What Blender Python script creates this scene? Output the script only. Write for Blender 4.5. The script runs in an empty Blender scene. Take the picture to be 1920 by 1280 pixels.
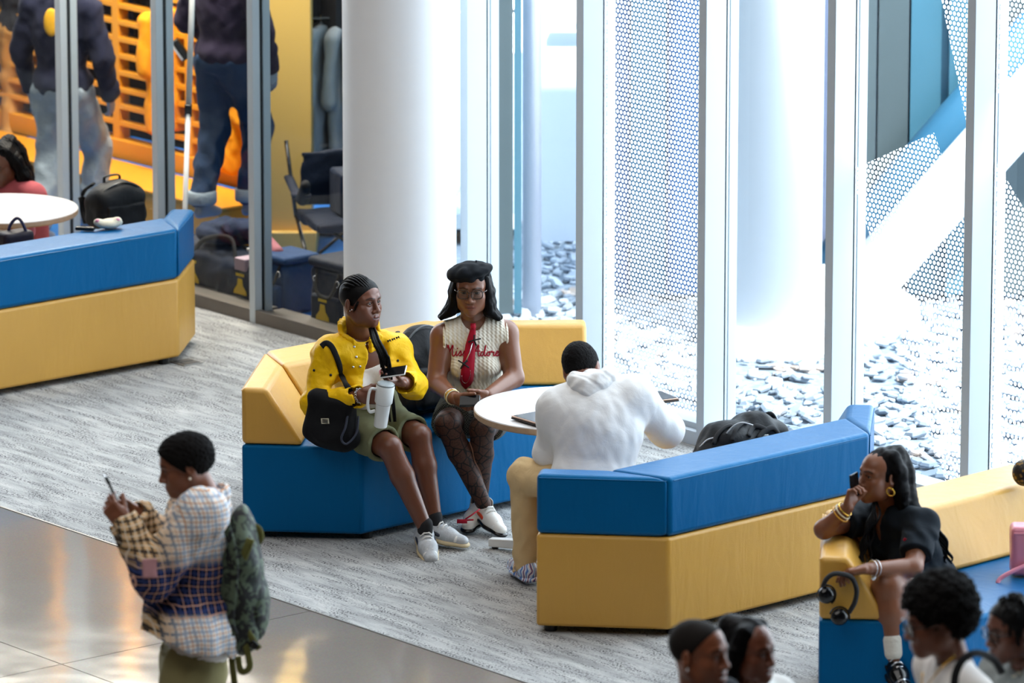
import bpy, bmesh, math, random
import numpy as np
from mathutils import Vector, Matrix, noise as mnoise
random.seed(7)
S = bpy.context.scene
COL = S.collection
R = math.radians

# ------------------------------------------------------------------ camera
CAM_H, CAM_Y, PITCH, FPX = 7.37, -28.0, R(12.8), 11200.0
cam = bpy.data.cameras.new('camera'); camo = bpy.data.objects.new('camera', cam); COL.objects.link(camo)
camo.location = (0, CAM_Y, CAM_H); camo.rotation_euler = (R(90) - PITCH, 0, 0)
cam.sensor_width = 36; cam.lens = FPX / 1920 * 36; cam.clip_end = 400; cam.clip_start = .5
cam.dof.use_dof = True; cam.dof.focus_distance = 29.0; cam.dof.aperture_fstop = 3.0
S.camera = camo
S.view_settings.view_transform = 'Standard'; S.view_settings.look = 'None'
S.view_settings.gamma = 1; S.view_settings.exposure = 0.15; S.view_settings.use_curve_mapping = False
S.cycles.use_denoising = True
S.cycles.max_bounces = 8; S.cycles.transparent_max_bounces = 24
S.cycles.caustics_reflective = False; S.cycles.caustics_refractive = False
S.cycles.sample_clamp_indirect = 6

# ------------------------------------------------------------------ world, sun, large lights
W = bpy.data.worlds.new('world'); S.world = W; W.use_nodes = True
bg = W.node_tree.nodes['Background']; bg.inputs[0].default_value = (.80, .90, 1.0, 1); bg.inputs[1].default_value = 7.6
sun = bpy.data.lights.new('sun', 'SUN'); sun.energy = 11.0; sun.angle = R(1.5); sun.color = (1, .95, .87)
so = bpy.data.objects.new('sun', sun); COL.objects.link(so)
so.rotation_euler = Vector((-.637 + .06, .771 + .05, -1.25)).to_track_quat('-Z', 'Y').to_euler()
def area(name, loc, target, size, sizey, power, color=(1, 1, 1)):
    l = bpy.data.lights.new(name, 'AREA'); l.shape = 'RECTANGLE'; l.size = size; l.size_y = sizey; l.energy = power; l.color = color
    o = bpy.data.objects.new(name, l); COL.objects.link(o); o.location = loc
    o.rotation_euler = (Vector(target) - Vector(loc)).to_track_quat('-Z', 'Y').to_euler(); return o
area('atrium_fill', (-1.8, .6, 9.3), (-1.8, .6, 0), 7, 6, 330, (1, .95, .9))  # unseen overhead area light, added as soft fill over the seating
area('hall_fill', (-2.5, -9.5, 9.3), (-2.5, -9.5, 0), 9, 8, 430, (1, .96, .92))  # unseen area light added above the hall as front fill for faces
area('shop_light_front', (-2.6, 7.2, 3.3), (-2.6, 7.2, 0), 2.2, 2.6, 300, (1, .90, .74))
area('pillar_fill', (-1.75, 6.0, 3.7), (-1.2, 7.0, .8), 1.0, .5, 130, (1, .93, .82))  # extra light added to brighten the front of the yellow pillar
area('shop_light_rear', (-.8, 9.4, 3.3), (-.8, 9.4, 0), 2.6, 3.0, 420, (1, .93, .85))

# a point on the vertical plane at depth Y / on the level z, from its place in the view
CP, SP = math.cos(PITCH), math.sin(PITCH)
def ray(px, py):
    a, b = (px - 960) / FPX, (py - 640) / FPX
    return Vector((a, CP - b * SP, -SP - b * CP))
def atz(px, py, z=0.0):
    d = ray(px, py); t = (z - CAM_H) / d.z; return Vector((d.x * t, CAM_Y + d.y * t, z))
def atY(px, py, Y):
    d = ray(px, py); t = (Y - CAM_Y) / d.y; return Vector((d.x * t, Y, CAM_H + d.z * t))

# ------------------------------------------------------------------ node helpers and materials
class NT:
    def __init__(s, name):
        s.m = bpy.data.materials.new(name); s.m.use_nodes = True; s.t = s.m.node_tree; s.n = s.t.nodes
        s.b = s.n['Principled BSDF']; s.out = s.n['Material Output']
    def add(s, typ, **kw):
        n = s.n.new(typ)
        for k, v in kw.items(): setattr(n, k, v)
        return n
    def link(s, a, b): s.t.links.new(a, b)
    def put(s, sock, v):
        if hasattr(v, 'is_linked') or hasattr(v, 'links'): s.link(v, sock)
        else:
            try: sock.default_value = v
            except Exception: sock.default_value = tuple(v) + (1,)
    def math(s, op, a, b=0.0, c=None):
        n = s.add('ShaderNodeMath', operation=op); s.put(n.inputs[0], a); s.put(n.inputs[1], b)
        if c is not None: s.put(n.inputs[2], c)
        return n.outputs[0]
    def coord(s, which='Object', scale=(1, 1, 1), rot=(0, 0, 0), loc=(0, 0, 0)):
        c = s.add('ShaderNodeTexCoord'); m = s.add('ShaderNodeMapping')
        m.inputs['Scale'].default_value = scale; m.inputs['Rotation'].default_value = rot; m.inputs['Location'].default_value = loc
        s.link(c.outputs[which], m.inputs[0]); return m.outputs[0]
    def noise(s, vec, scale=5, detail=3, rough=.5, dist=0):
        n = s.add('ShaderNodeTexNoise'); n.inputs['Scale'].default_value = scale; n.inputs['Detail'].default_value = detail
        n.inputs['Roughness'].default_value = rough; n.inputs['Distortion'].default_value = dist
        if vec is not None: s.link(vec, n.inputs[0])
        return n.outputs[0]
    def vor(s, vec, scale=5, feature='F1', out=0):
        n = s.add('ShaderNodeTexVoronoi', feature=feature); n.inputs['Scale'].default_value = scale
        if vec is not None: s.link(vec, n.inputs[0])
        return n.outputs[out]
    def ramp(s, fac, stops):
        n = s.add('ShaderNodeValToRGB'); e = n.color_ramp.elements
        while len(e) < len(stops): e.new(.5)
        for el, (p, c) in zip(e, stops):
            el.position = p; el.color = (c, c, c, 1) if not hasattr(c, '__len__') else tuple(c)[:3] + (1,)
        s.link(fac, n.inputs[0]); return n.outputs[0]
    def mix(s, f, a, b, mode='MIX'):
        n = s.add('ShaderNodeMix', data_type='RGBA', blend_type=mode)
        s.put(n.inputs[0], f); s.put(n.inputs[6], a if hasattr(a, 'links') else tuple(a)[:3] + (1,)); s.put(n.inputs[7], b if hasattr(b, 'links') else tuple(b)[:3] + (1,))
        return n.outputs[2]
    def bump(s, h, strength=.3, dist=.01):
        n = s.add('ShaderNodeBump'); n.inputs['Strength'].default_value = strength; n.inputs['Distance'].default_value = dist
        s.link(h, n.inputs['Height']); s.link(n.outputs[0], s.b.inputs['Normal']); return n
    def col(s, v): s.put(s.b.inputs['Base Color'], v if hasattr(v, 'links') else tuple(v)[:3] + (1,))
    def set(s, **kw):
        for k, v in kw.items(): s.put(s.b.inputs[k.replace('_', ' ')], v)
def srgb(h):
    h = h.lstrip('#'); c = [int(h[i:i + 2], 16) / 255 for i in (0, 2, 4)]
    return tuple(x / 12.92 if x < .04045 else ((x + .055) / 1.055) ** 2.4 for x in c)
_M = {}
def mat(name, color, rough=.6, var=.12, vscale=12, bump=0, bscale=60, bdist=.004, metal=0, spec=.5, sheen=0, coat=0, trans=0):
    """plain procedural surface: base colour with slight mottling and fine relief"""
    if name in _M: return _M[name]
    if isinstance(color, str): color = srgb(color)
    n = NT(name); v = n.coord('Object')
    f = n.noise(v, vscale, 4, .6)
    n.col(n.mix(f, [min(1, c * (1 - var)) for c in color], [min(1, c * (1 + var)) for c in color]))
    n.set(Roughness=rough, Metallic=metal); n.b.inputs['Specular IOR Level'].default_value = spec
    if sheen: n.b.inputs['Sheen Weight'].default_value = sheen
    if coat: n.b.inputs['Coat Weight'].default_value = coat; n.b.inputs['Coat Roughness'].default_value = .15
    if bump: n.bump(n.noise(v, bscale, 5, .6), bump, bdist)
    _M[name] = n.m; return n.m

# ------------------------------------------------------------------ mesh helpers
class MB:
    def __init__(s): s.v = []; s.f = []; s.mi = []
    def add(s, vs, fs, mi=0):
        o = len(s.v); s.v += [tuple(v) for v in vs]; s.f += [tuple(i + o for i in f) for f in fs]; s.mi += [mi] * len(fs); return s
    def box(s, c, size, rot=None, mi=0):
        c = Vector(c); h = Vector(size) / 2; M = rot if rot is not None else Matrix.Identity(3)
        vs = [c + M @ Vector((x * h.x, y * h.y, z * h.z)) for x in (-1, 1) for y in (-1, 1) for z in (-1, 1)]
        return s.add(vs, [(0, 1, 3, 2), (4, 6, 7, 5), (0, 4, 5, 1), (2, 3, 7, 6), (0, 2, 6, 4), (1, 5, 7, 3)], mi)
    def loft(s, rings, cap=True, mi=0, closed=True):
        n = len(rings[0]); vs = [p for r in rings for p in r]; fs = []
        for i in range(len(rings) - 1):
            for j in range(n if closed else n - 1):
                k = (j + 1) % n; fs.append((i * n + j, i * n + k, (i + 1) * n + k, (i + 1) * n + j))
        if cap: fs += [tuple(range(n - 1, -1, -1)), tuple(range((len(rings) - 1) * n, len(rings) * n))]
        return s.add(vs, fs, mi)
    def prism(s, poly, z0, z1, mi=0):
        return s.loft([[(x, y, z0) for x, y in poly], [(x, y, z1) for x, y in poly]], mi=mi)
    def tube(s, pts, r, n=8, mi=0, flat=1.0, upv=None, cap=True):
        pts = [Vector(p) for p in pts]; rs = r if hasattr(r, '__len__') else [r] * len(pts)
        rings = []; up = Vector(upv) if upv else None
        for i, p in enumerate(pts):
            t = (pts[min(i + 1, len(pts) - 1)] - pts[max(i - 1, 0)])
            t = t.normalized() if t.length > 1e-9 else Vector((0, 0, 1))
            if up is None: up = t.orthogonal()
            a = (up - t * up.dot(t)); a = a.normalized() if a.length > 1e-6 else t.orthogonal().normalized()
            b = t.cross(a)
            if upv is None: up = a
            rings.append([p + a * math.cos(2 * math.pi * k / n) * rs[i] * flat + b * math.sin(2 * math.pi * k / n) * rs[i] for k in range(n)])
        return s.loft(rings, cap, mi)
    def lathe(s, prof, c=(0, 0, 0), n=24, mi=0, M=None):
        M = M or Matrix.Identity(3); c = Vector(c)
        return s.loft([[c + M @ Vector((r * math.cos(2 * math.pi * k / n), r * math.sin(2 * math.pi * k / n), z)) for k in range(n)] for r, z in prof], True, mi)
    def ell(s, c, rad, n=14, mi=0, M=None):
        prof = [(max(1e-4, math.sin(math.pi * i / (n // 2 + 2))), -math.cos(math.pi * i / (n // 2 + 2))) for i in range(n // 2 + 3)]
        M = (M or Matrix.Identity(3)) @ Matrix.Diagonal(Vector(rad)); return s.lathe(prof, c, n, mi, M)
    def build(s, name, m, parent=None, smooth=False, bevel=0, seg=2, solid=0, loc=None):
        me = bpy.data.meshes.new(name); me.from_pydata(s.v, [], s.f); me.validate(); me.update()
        for x in (m if isinstance(m, (list, tuple)) else [m]): me.materials.append(x)
        if any(s.mi) and len(me.polygons) == len(s.mi): me.polygons.foreach_set('material_index', s.mi)
        bm = bmesh.new(); bm.from_mesh(me); bmesh.ops.recalc_face_normals(bm, faces=bm.faces); bm.to_mesh(me); bm.free()
        return finish(me, name, parent, smooth, bevel, seg, solid, loc)
def finish(me, name, parent=None, smooth=False, bevel=0, seg=2, solid=0, loc=None):
    o = bpy.data.objects.new(name, me); COL.objects.link(o)
    if smooth: me.polygons.foreach_set('use_smooth', [True] * len(me.polygons))
    if bevel:
        b = o.modifiers.new('bevel', 'BEVEL'); b.width = bevel; b.segments = seg; b.limit_method = 'ANGLE'; b.angle_limit = R(35); b.harden_normals = False
        me.polygons.foreach_set('use_smooth', [True] * len(me.polygons))
        try: me.set_sharp_from_angle(angle=R(40))
        except Exception: pass
    if solid: sm = o.modifiers.new('thick', 'SOLIDIFY'); sm.thickness = solid; sm.offset = 0
    if parent: attach(o, parent)
    if loc is not None: o.location = loc
    return o
def attach(o, p):
    o.parent = p
    o.matrix_parent_inverse = pmat(p).inverted()
def pmat(p):
    M = Matrix.Translation(p.location) @ p.rotation_euler.to_matrix().to_4x4()
    if p.parent: M = pmat(p.parent) @ p.matrix_parent_inverse @ M
    return M
def tag(o, label=None, cat=None, group=None, kind=None):
    if label: o['label'] = label
    if cat: o['category'] = cat
    if group: o['group'] = group
    if kind: o['kind'] = kind
    return o
def thing(name, label, cat, loc=(0, 0, 0), group=None, kind=None, rz=0):
    o = bpy.data.objects.new(name, None); COL.objects.link(o); o.empty_display_size = .1
    o.location = loc; o.rotation_euler = (0, 0, rz); return tag(o, label, cat, group, kind)
def copy_tree(o, parent=None):
    c = o.copy(); COL.objects.link(c)
    if parent: c.parent = parent
    for ch in [x for x in COL.objects if x.parent == o]: copy_tree(ch, c)
    return c
def V(*a): return Vector(a)
def spline(pts, n=6):
    """Catmull-Rom through the points"""
    P = [Vector(p) for p in pts]; P = [P[0] * 2 - P[1]] + P + [P[-1] * 2 - P[-2]]; out = []
    for i in range(1, len(P) - 2):
        for k in range(n):
            t = k / n; a, b, c, d = P[i - 1], P[i], P[i + 1], P[i + 2]
            out.append(.5 * ((2 * b) + (c - a) * t + (2 * a - 5 * b + 4 * c - d) * t * t + (3 * b - a - 3 * c + d) * t ** 3))
    out.append(P[-2]); return out
# ------------------------------------------------------------------ the glazed front: a straight line across the hall
FD = Vector((.637, -.771, 0)); FN = Vector((.771, .637, 0)); F0 = Vector((-1.461, 4.915, 0))
FROT = Matrix((FD, FN, Vector((0, 0, 1)))).transposed()
def fp(t, n=0.0, z=0.0): return F0 + FD * t + FN * n + Vector((0, 0, z))
def fbox(mb, t0, t1, n0, n1, z0, z1, mi=0):
    return mb.box(fp((t0 + t1) / 2, (n0 + n1) / 2, (z0 + z1) / 2), (t1 - t0, n1 - n0, z1 - z0), FROT, mi)

# floors
n = NT('carpet'); ang = math.atan2(FD.y, FD.x)
v = n.coord('Object', rot=(0, 0, -ang)); st = n.add('ShaderNodeMapping'); st.inputs['Scale'].default_value = (1.0, 5.5, 1); n.link(v, st.inputs[0])
streak = n.noise(st.outputs[0], 2.6, 6, .62, .5)
st2 = n.add('ShaderNodeMapping'); st2.inputs['Scale'].default_value = (18, 60, 1); n.link(v, st2.inputs[0])
yarn = n.noise(st2.outputs[0], 1.6, 3, .7)
sp = n.noise(v, 95, 2, .6)
base = n.ramp(streak, [(.3, srgb('#8b8e90')), (.5, srgb('#b0b2b3')), (.7, srgb('#cbcccb'))])
base = n.mix(n.math('MULTIPLY', yarn, .55), base, srgb('#8b8984'))
dark = n.math('MULTIPLY', n.ramp(sp, [(.51, 0), (.58, 1)]), n.ramp(n.noise(st.outputs[0], 3.3, 3, .6, .4), [(.42, .05), (.60, 1)]))
n.col(n.mix(dark, base, srgb('#3a3a3d'))); n.set(Roughness=.95); n.b.inputs['Specular IOR Level'].default_value = .12
n.bump(n.math('ADD', sp, n.math('MULTIPLY', yarn, .6)), .6, .006); M_CARPET = n.m
n = NT('polished_terrazzo'); v = n.coord('Object')
fl = n.vor(v, 150, out=1); fine = n.noise(v, 260, 2, .6)
c = n.mix(.35, srgb('#857e78'), fl, 'OVERLAY'); c = n.mix(n.ramp(fine, [(.35, 1), (.5, 0)]), c, srgb('#6e6964'))
c = n.mix(.72, c, srgb('#7f7973'))
n.col(c); n.set(Roughness=.10); n.b.inputs['Specular IOR Level'].default_value = .6
n.bump(n.noise(v, 1.7, 2, .5), .10, .05); M_TERR = n.m
TE = 2.02   # how far the carpet runs into the hall from the front
def edge_n(p): return (Vector(p) - F0).dot(FN)
EN = -2.20
def strip(t0, t1, n0, n1, z0, z1, name, m, parent=None, kind='structure', bevel=0):
    mb = MB(); fbox(mb, t0, t1, n0, n1, z0, z1); o = mb.build(name, m, parent, bevel=bevel)
    if kind and not parent: o['kind'] = kind
    return o
EN = (edge_n(V(-2.539, .703, 0)) + edge_n(V(-1.074, -.975, 0)) + edge_n(V(-.024, -2.331, 0))) / 3
floor = strip(-14, 46, EN, .2, -.05, 0, 'floor', M_CARPET)
tag(floor, 'grey streaky carpet running along the glass front', 'floor')
# terrazzo hall floor in cast bays split by thin joints
hall = thing('floor_terrazzo', 'polished grey terrazzo hall floor reflecting the lights', 'floor', kind='structure')
mj = mat('joint_strip', '#57524e', .5)
jt = [(V(-1.774, -1.879, 0) - F0).dot(FD), (V(-1.077, -1.349, 0) - F0).dot(FD)]
jn = (V(-2.2, -1.9, 0) - F0).dot(FN)
jt[0] = (jt[0] + jt[1]) / 2; ts = [-20, jt[0] - 3.2, jt[0], jt[0] + 3.2, jt[0] + 6.4, 46]
ts = sorted(set(ts)); nsx = [EN, jn + .0, jn - 4, jn - 9, -40]
for i in range(len(ts) - 1):
    for j in range(len(nsx) - 1):
        strip(ts[i] + .003, ts[i + 1] - .003, nsx[j + 1] + .003, nsx[j] - .003, -.05, 0, 'slab', M_TERR, hall)
strip(-20, 46, -40, EN, -.06, -.004, 'joint_bed', mj, hall)
strip(-14, 46, EN - .006, EN + .004, -.02, .003, 'edge_trim', mat('edge_trim_metal', '#8d8b88', .35, metal=.8), hall)

# hall shell outside the view: ceiling and walls that close the atrium
mw = mat('painted_wall', '#6a6865', .8)
mb = MB(); fbox(mb, -24, 50, -42, .25, 9.5, 9.7); tag(mb.build('ceiling', mw), 'pale ceiling of the atrium', 'ceiling', kind='structure')
mb = MB(); mb.box((-16, -8, 4.75), (.2, 56, 9.9)); tag(mb.build('wall_left', mat('hall_wall_left', '#45423f', .8)), 'left wall of the atrium', 'wall', kind='structure')
mb = MB(); mb.box((6, -35, 4.75), (60, .2, 9.9)); tag(mb.build('wall_back', mat('hall_wall_back', '#3c3a37', .8)), 'wall of the atrium behind the viewer', 'wall', kind='structure')

strip(13.5, 52, 0, .25, 0, 9.6, 'wall_right', mat('hall_wall_right', '#4a4744', .8))
# mullions, sills, panes
M_ALU = mat('mullion_aluminium', '#b9c4cc', .42, .05, 4, metal=.25)
M_ALUW = mat('mullion_white', '#b9c3cb', .5, .03, 4)
M_GASK = mat('black_gasket', '#10151a', .5)
def glass_mat(name, tint=(1, 1, 1), refl=1.0):
    n = NT(name); n.n.remove(n.b)
    tr = n.add('ShaderNodeBsdfTransparent'); tr.inputs[0].default_value = tuple(tint) + (1,)
    gl = n.add('ShaderNodeBsdfGlossy'); gl.inputs['Roughness'].default_value = .02
    fr = n.add('ShaderNodeFresnel'); fr.inputs[0].default_value = 1.5
    mx = n.add('ShaderNodeMixShader'); n.link(n.math('MULTIPLY', fr.outputs[0], refl), mx.inputs[0]); n.link(tr.outputs[0], mx.inputs[1]); n.link(gl.outputs[0], mx.inputs[2])
    n.link(mx.outputs[0], n.out.inputs[0]); n.last = mx; return n
M_GLASS = glass_mat('clear_glass', (.93, .97, .97), .8).m
M_SGLASS = glass_mat('shopfront_glass', (.90, .94, .96), .45).m
def frit_mat(name, planes):
    """clear pane printed with a hexagonal grid of white dots; planes = groups of half planes (a,b,c): dots where all a*t+b*z>c of any group"""
    n = glass_mat(name, (.93, .97, .97), .8)
    uv = n.add('ShaderNodeUVMap'); sep = n.add('ShaderNodeSeparateXYZ'); n.link(uv.outputs[0], sep.inputs[0]); t, z = sep.outputs[0], sep.outputs[1]
    sx, sz, r = .0285, .0485, .0102
    def grid(ox, oz):
        a = n.math('SUBTRACT', n.math('PINGPONG', n.math('ADD', t, ox), sx / 2), 0)
        b = n.math('PINGPONG', n.math('ADD', z, oz), sz / 2)
        return n.math('SQRT', n.math('ADD', n.math('POWER', a, 2), n.math('POWER', b, 2)))
    d = n.math('MINIMUM', grid(50 * sx, 50 * sz), grid(50.5 * sx, 50.5 * sz))
    dot = n.math('LESS_THAN', d, r)
    tot = None
    for grp in planes:
        g = None
        for a, b, c in grp:
            h = n.math('GREATER_THAN', n.math('ADD', n.math('MULTIPLY', t, a), n.math('MULTIPLY', z, b)), c)
            g = h if g is None else n.math('MULTIPLY', g, h)
        tot = g if tot is None else n.math('MAXIMUM', tot, g)
    if tot is not None: dot = n.math('MULTIPLY', dot, tot)
    df = n.add('ShaderNodeBsdfDiffuse'); df.inputs[0].default_value = (.9, .92, .94, 1)
    tl = n.add('ShaderNodeBsdfTranslucent'); tl.inputs[0].default_value = (.92, .95, .97, 1)
    m2 = n.add('ShaderNodeMixShader'); m2.inputs[0].default_value = .62; n.link(df.outputs[0], m2.inputs[1]); n.link(tl.outputs[0], m2.inputs[2])
    m3 = n.add('ShaderNodeMixShader'); n.link(dot, m3.inputs[0]); n.link(n.last.outputs[0], m3.inputs[1]); n.link(m2.outputs[0], m3.inputs[2])
    n.link(m3.outputs[0], n.out.inputs[0]); return n.m
def pane(t0, t1, nn, z0, z1, m, parent):
    me = bpy.data.meshes.new('pane')
    me.from_pydata([fp(t0, nn, z0), fp(t1, nn, z0), fp(t1, nn, z1), fp(t0, nn, z1)], [], [(0, 1, 2, 3)])
    me.uv_layers.new(name='UVMap'); co = [(t0, z0), (t1, z0), (t1, z1), (t0, z1)]
    for l in me.loops: me.uv_layers[0].data[l.index].uv = co[l.vertex_index]
    me.materials.append(m); return finish(me, 'pane', parent)
MT = [-4.75, -3.80, -2.85, -1.893, -.947, -.035, .91, 1.857, 2.818, 3.786, 4.753, 5.747, 6.72, 7.69, 8.66, 9.63, 10.6, 11.57, 12.54, 13.5]
HT = 9.4
def ftz(px, py):   # place on the glass plane of a point in the view
    d = ray(px, py); o = Vector((0, CAM_Y, CAM_H)); q = fp(0, .15); k = (q - o).dot(FN) / d.dot(FN); p = o + d * k
    return (p - F0).dot(FD), p.z
def half(p, q, flip=1):   # half plane on the left of p->q (in t,z)
    (a, b), (c, e) = p, q; nx, nz = -(e - b) * flip, (c - a) * flip; return (nx, nz, nx * a + nz * b)
A_, B_ = ftz(1626, 305), ftz(1765, 242)
C_, D_ = ftz(1765, 290), ftz(1797, 385)
E_, G_ = ftz(1632, 445), ftz(1672, 575)
I_, K_ = ftz(1765, 0), ftz(1797, 158)
L_, N_ = ftz(1600, 520), ftz(1605, 760)
low = half(A_, B_, -1)
FR7 = [[low, half(C_, D_, -1), half(E_, G_, 1)], [half(I_, K_, 1)], [low, half(ftz(1600, 600), ftz(1700, 600), -1), half(E_, G_, 1)]]
FR8 = [[half(ftz(1868, 200), ftz(1925, 235), 1)], [half(ftz(1868, 300), ftz(1925, 250), -1)], [half(ftz(1868, 420), ftz(1925, 300), -1)], [half(ftz(1868, 160), ftz(1925, 236), 1)]]
M_FRIT = frit_mat('dotted_glass', [])
M_FRIT7 = frit_mat('dotted_glass_cut', FR7)
M_FRIT8 = frit_mat('dotted_glass_gap', [[half(ftz(1866, 170), ftz(1925, 240), 1)], [half(ftz(1866, 300), ftz(1925, 400), -1)]])
for i in range(len(MT) - 1):
    t0, t1 = MT[i], MT[i + 1]; shop = t1 < 1.0
    w = thing('window_%d' % (i + 1), None, None, fp(t0), kind='structure')
    mb = MB()
    if t0 < 1.0:      # shopfront: two slim aluminium halves with a dark groove between
        fbox(mb, t0, t0 + .052, 0, .052, 0, HT); mb.build('mullion', M_ALU, w, bevel=.003)
        mb = MB(); fbox(mb, t0 + .004, t0 + .044, .052, .074, 0, HT); mb.build('gasket', M_GASK, w)
        mb = MB(); fbox(mb, t0, t0 + .052, .074, .125, 0, HT); mb.build('mullion', M_ALU, w, bevel=.003)
        gn = .063
    else:
        fbox(mb, t0, t0 + .058, 0, .137, 0, HT); mb.build('mullion', M_ALUW, w, bevel=.003)
        mb = MB(); fbox(mb, t0 + .004, t0 + .052, .137, .147, 0, HT); mb.build('gasket', M_GASK, w)
        mb = MB(); fbox(mb, t0, t0 + .056, .147, .16, 0, HT); fbox(mb, t0 + .006, t0 + .05, .16, .166, 0, HT); mb.build('glazing_bead', M_ALUW, w)
        mb = MB(); fbox(mb, t0, t0 + .056, .166, .225, 0, HT); mb.build('mullion_cap', M_ALUW, w, bevel=.003)
        gn = .15
    mb = MB(); fbox(mb, t0 + .05, t1 + .004, 0.002, .045, 0, .075); mb.build('sill', mat('bronze_sill', '#6b655e', .5, metal=.2) if shop else M_ALUW, w, bevel=.003)
    mb = MB(); fbox(mb, t0 + .05, t1 + .004, .05, .20, 0, .105 if not shop else .06); mb.build('sill_ledge', mat('bronze_sill', '#6b655e', .5, metal=.2) if shop else M_ALUW, w, bevel=.003)
    m = M_SGLASS if shop else M_GLASS
    if abs(t0 - 2.818) < .01: m = M_FRIT
    if abs(t0 - 4.753) < .01: m = M_FRIT7
    if t0 > 5.5: m = M_FRIT8 if t0 < 6 else M_FRIT
    pane(t0 + .05, t1, gn, .07, HT, m, w)

# round white column inside the glass
mb = MB(); cc = V(-.60, 3.28, 0)
M_COLW = mat('column_paint', '#e9ebee', .45, .02)
mb.lathe([(.31, 0), (.31, .12), (.302, .125), (.302, 9.5)], cc, 64); tag(mb.build('column', M_COLW, smooth=False), 'thick round white column inside the glass front', 'column', kind='structure')
bpy.data.objects['column'].data.polygons.foreach_set('use_smooth', [True] * len(bpy.data.objects['column'].data.polygons))
try: bpy.data.objects['column'].data.set_sharp_from_angle(angle=R(30))
except Exception: pass

# ------------------------------------------------------------------ sofas
def leather(name, color, seedloc, spec=.6, tint=(1, 1, 1)):
    n = NT(name); v = n.coord('Object', loc=seedloc)
    c = srgb(color); f = n.noise(v, 3, 3, .5)
    n.col(n.mix(f, [x * .93 for x in c], [min(1, x * 1.06) for x in c])); n.set(Roughness=.40); n.b.inputs['Specular IOR Level'].default_value = spec; n.b.inputs['Specular Tint'].default_value = tuple(tint) + (1,)
    n.b.inputs['Coat Weight'].default_value = .0; n.b.inputs['Coat Roughness'].default_value = .3
    h = n.math('ADD', n.math('MULTIPLY', n.noise(v, 320, 2, .5), .10), n.math('MULTIPLY', n.noise(n.coord('Object', scale=(3.2, 3.2, .9), loc=seedloc), 2.2, 3, .55, .4), 1.0))
    n.bump(h, .35, .018); return n.m
M_BLUE = leather('blue_faux_leather', '#00568c', (0, 0, 0), .45, (.15, .62, 1)); M_YEL = leather('mustard_faux_leather', '#cc9a3e', (3, 1, 0))
M_FOOT = mat('black_plastic', '#101113', .5)
SEAT, TOP = .47, .752
def sofa(name, label, origin, u, A, B, Cc, vE, mbase, mback, seed=0):
    u = Vector((u[0], u[1], 0)).normalized(); vv = Vector((u.y, -u.x, 0)); O = Vector((origin[0], origin[1], 0))
    def w(p, z): return O + u * p[0] + vv * p[1] + Vector((0, 0, z))
    root = thing(name, label, 'sofa', (O + u * B / 2 + vv * .4), 'angular two-tone lounge sofas')
    dA = Vector((A[0], A[1])).normalized(); dC = Vector((Cc[0] - B, Cc[1])).normalized()
    nA = Vector((-dA.y, dA.x)); nA = nA if nA.x > 0 else -nA      # inward normals of the arms
    nC = Vector((-dC.y, dC.x)); nC = nC if nC.x < 0 else -nC
    kA = (vE - A[1]) / nA.y; EA = (A[0] + nA.x * kA, vE); kC = (vE - Cc[1]) / nC.y; EC = (Cc[0] + nC.x * kC, vE)
    plan = [A, (0, 0), (B, 0), Cc, EC, EA]
    mb = MB(); ins = .0
    mb.loft([[w(p, .035) for p in plan], [w(p, SEAT) for p in plan]]); mb.build('seat_base', mbase, root, bevel=.016, seg=3)
    # back and two arms, each leaning: thin at the top, wide where it meets the seat
    def inner(th, tb):   # inner corner polyline for arm thickness th and back thickness tb
        def isect(dirA, pA):
            k = (tb - pA[1]) / dirA.y; return (pA[0] + dirA.x * k, tb)
        a0 = (A[0] + nA.x * th, A[1] + nA.y * th); c0 = (Cc[0] + nC.x * th, Cc[1] + nC.y * th)
        return a0, isect(dA, a0), isect(dC, c0), c0
    it, ib = inner(.125, .30), inner(.30, .42)
    e = .0015
    for nm, o1, o2, i1, i2 in (('armrest', 0, 1, 0, 1), ('backrest', 1, 2, 1, 2), ('armrest', 2, 3, 2, 3)):
        mb = MB(); lo = [plan[o1], plan[o2], ib[i2], ib[i1]]; hi = [plan[o1], plan[o2], it[i2], it[i1]]
        if nm == 'backrest': sh = Vector((e, 0))
        mb.loft([[w(p, SEAT + .002) for p in lo], [w(p, TOP) for p in hi]]); ob = mb.build(nm, mback, root, bevel=.024, seg=4)
        # stitched seam along the top edges
        ms = MB()
        for (p, q) in ((hi[0], hi[1]), (hi[2], hi[3])):
            a, b = w(p, TOP - .016), w(q, TOP - .016); c = (w(hi[0], TOP) + w(hi[2], TOP)) / 2
            off = (c - (a + b) / 2); off.z = 0; off = off.normalized() * -.001
            ms.tube([a + off + (b - a) * .02, b + off - (b - a) * .02], .0022, 5)
        ms.build('stitching', mback, ob)
    for p in (A, (0, 0), (B, 0), Cc, EC, EA):
        c = Vector((B / 2, .45)); q = Vector(p) + (c - Vector(p)).normalized() * .09
        mb = MB(); mb.lathe([(.028, 0), (.032, .036)], w(q, 0), 12); mb.build('foot', M_FOOT, root)
    return root, w
sofa('lounge_sofa', 'sofa with blue seat and mustard back that the two women sit on', (-1.225, .93), (.743, .669), (-.61, .55), 1.05, (1.674, .53), .985, M_BLUE, M_YEL)
sofa('lounge_sofa', 'sofa with mustard base and blue back, behind the man in white hoodie', (1.68, -.80), (-.742, -.67), (-.43, .395), 1.30, (1.70, .458), .89, M_YEL, M_BLUE)
sofa('lounge_sofa', 'sofa with mustard base and blue back by the shop window, backpack on top', (-1.822, 3.905), (-.757, -.654), (-.40, .37), 1.30, (1.72, .42), .89, M_YEL, M_BLUE)
sofa('lounge_sofa', 'sofa with mustard back and blue base under the woman in black', (1.385, -2.25), (.72, .694), (-.61, .55), 1.25, (1.87, .53), .985, M_BLUE, M_YEL)

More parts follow.
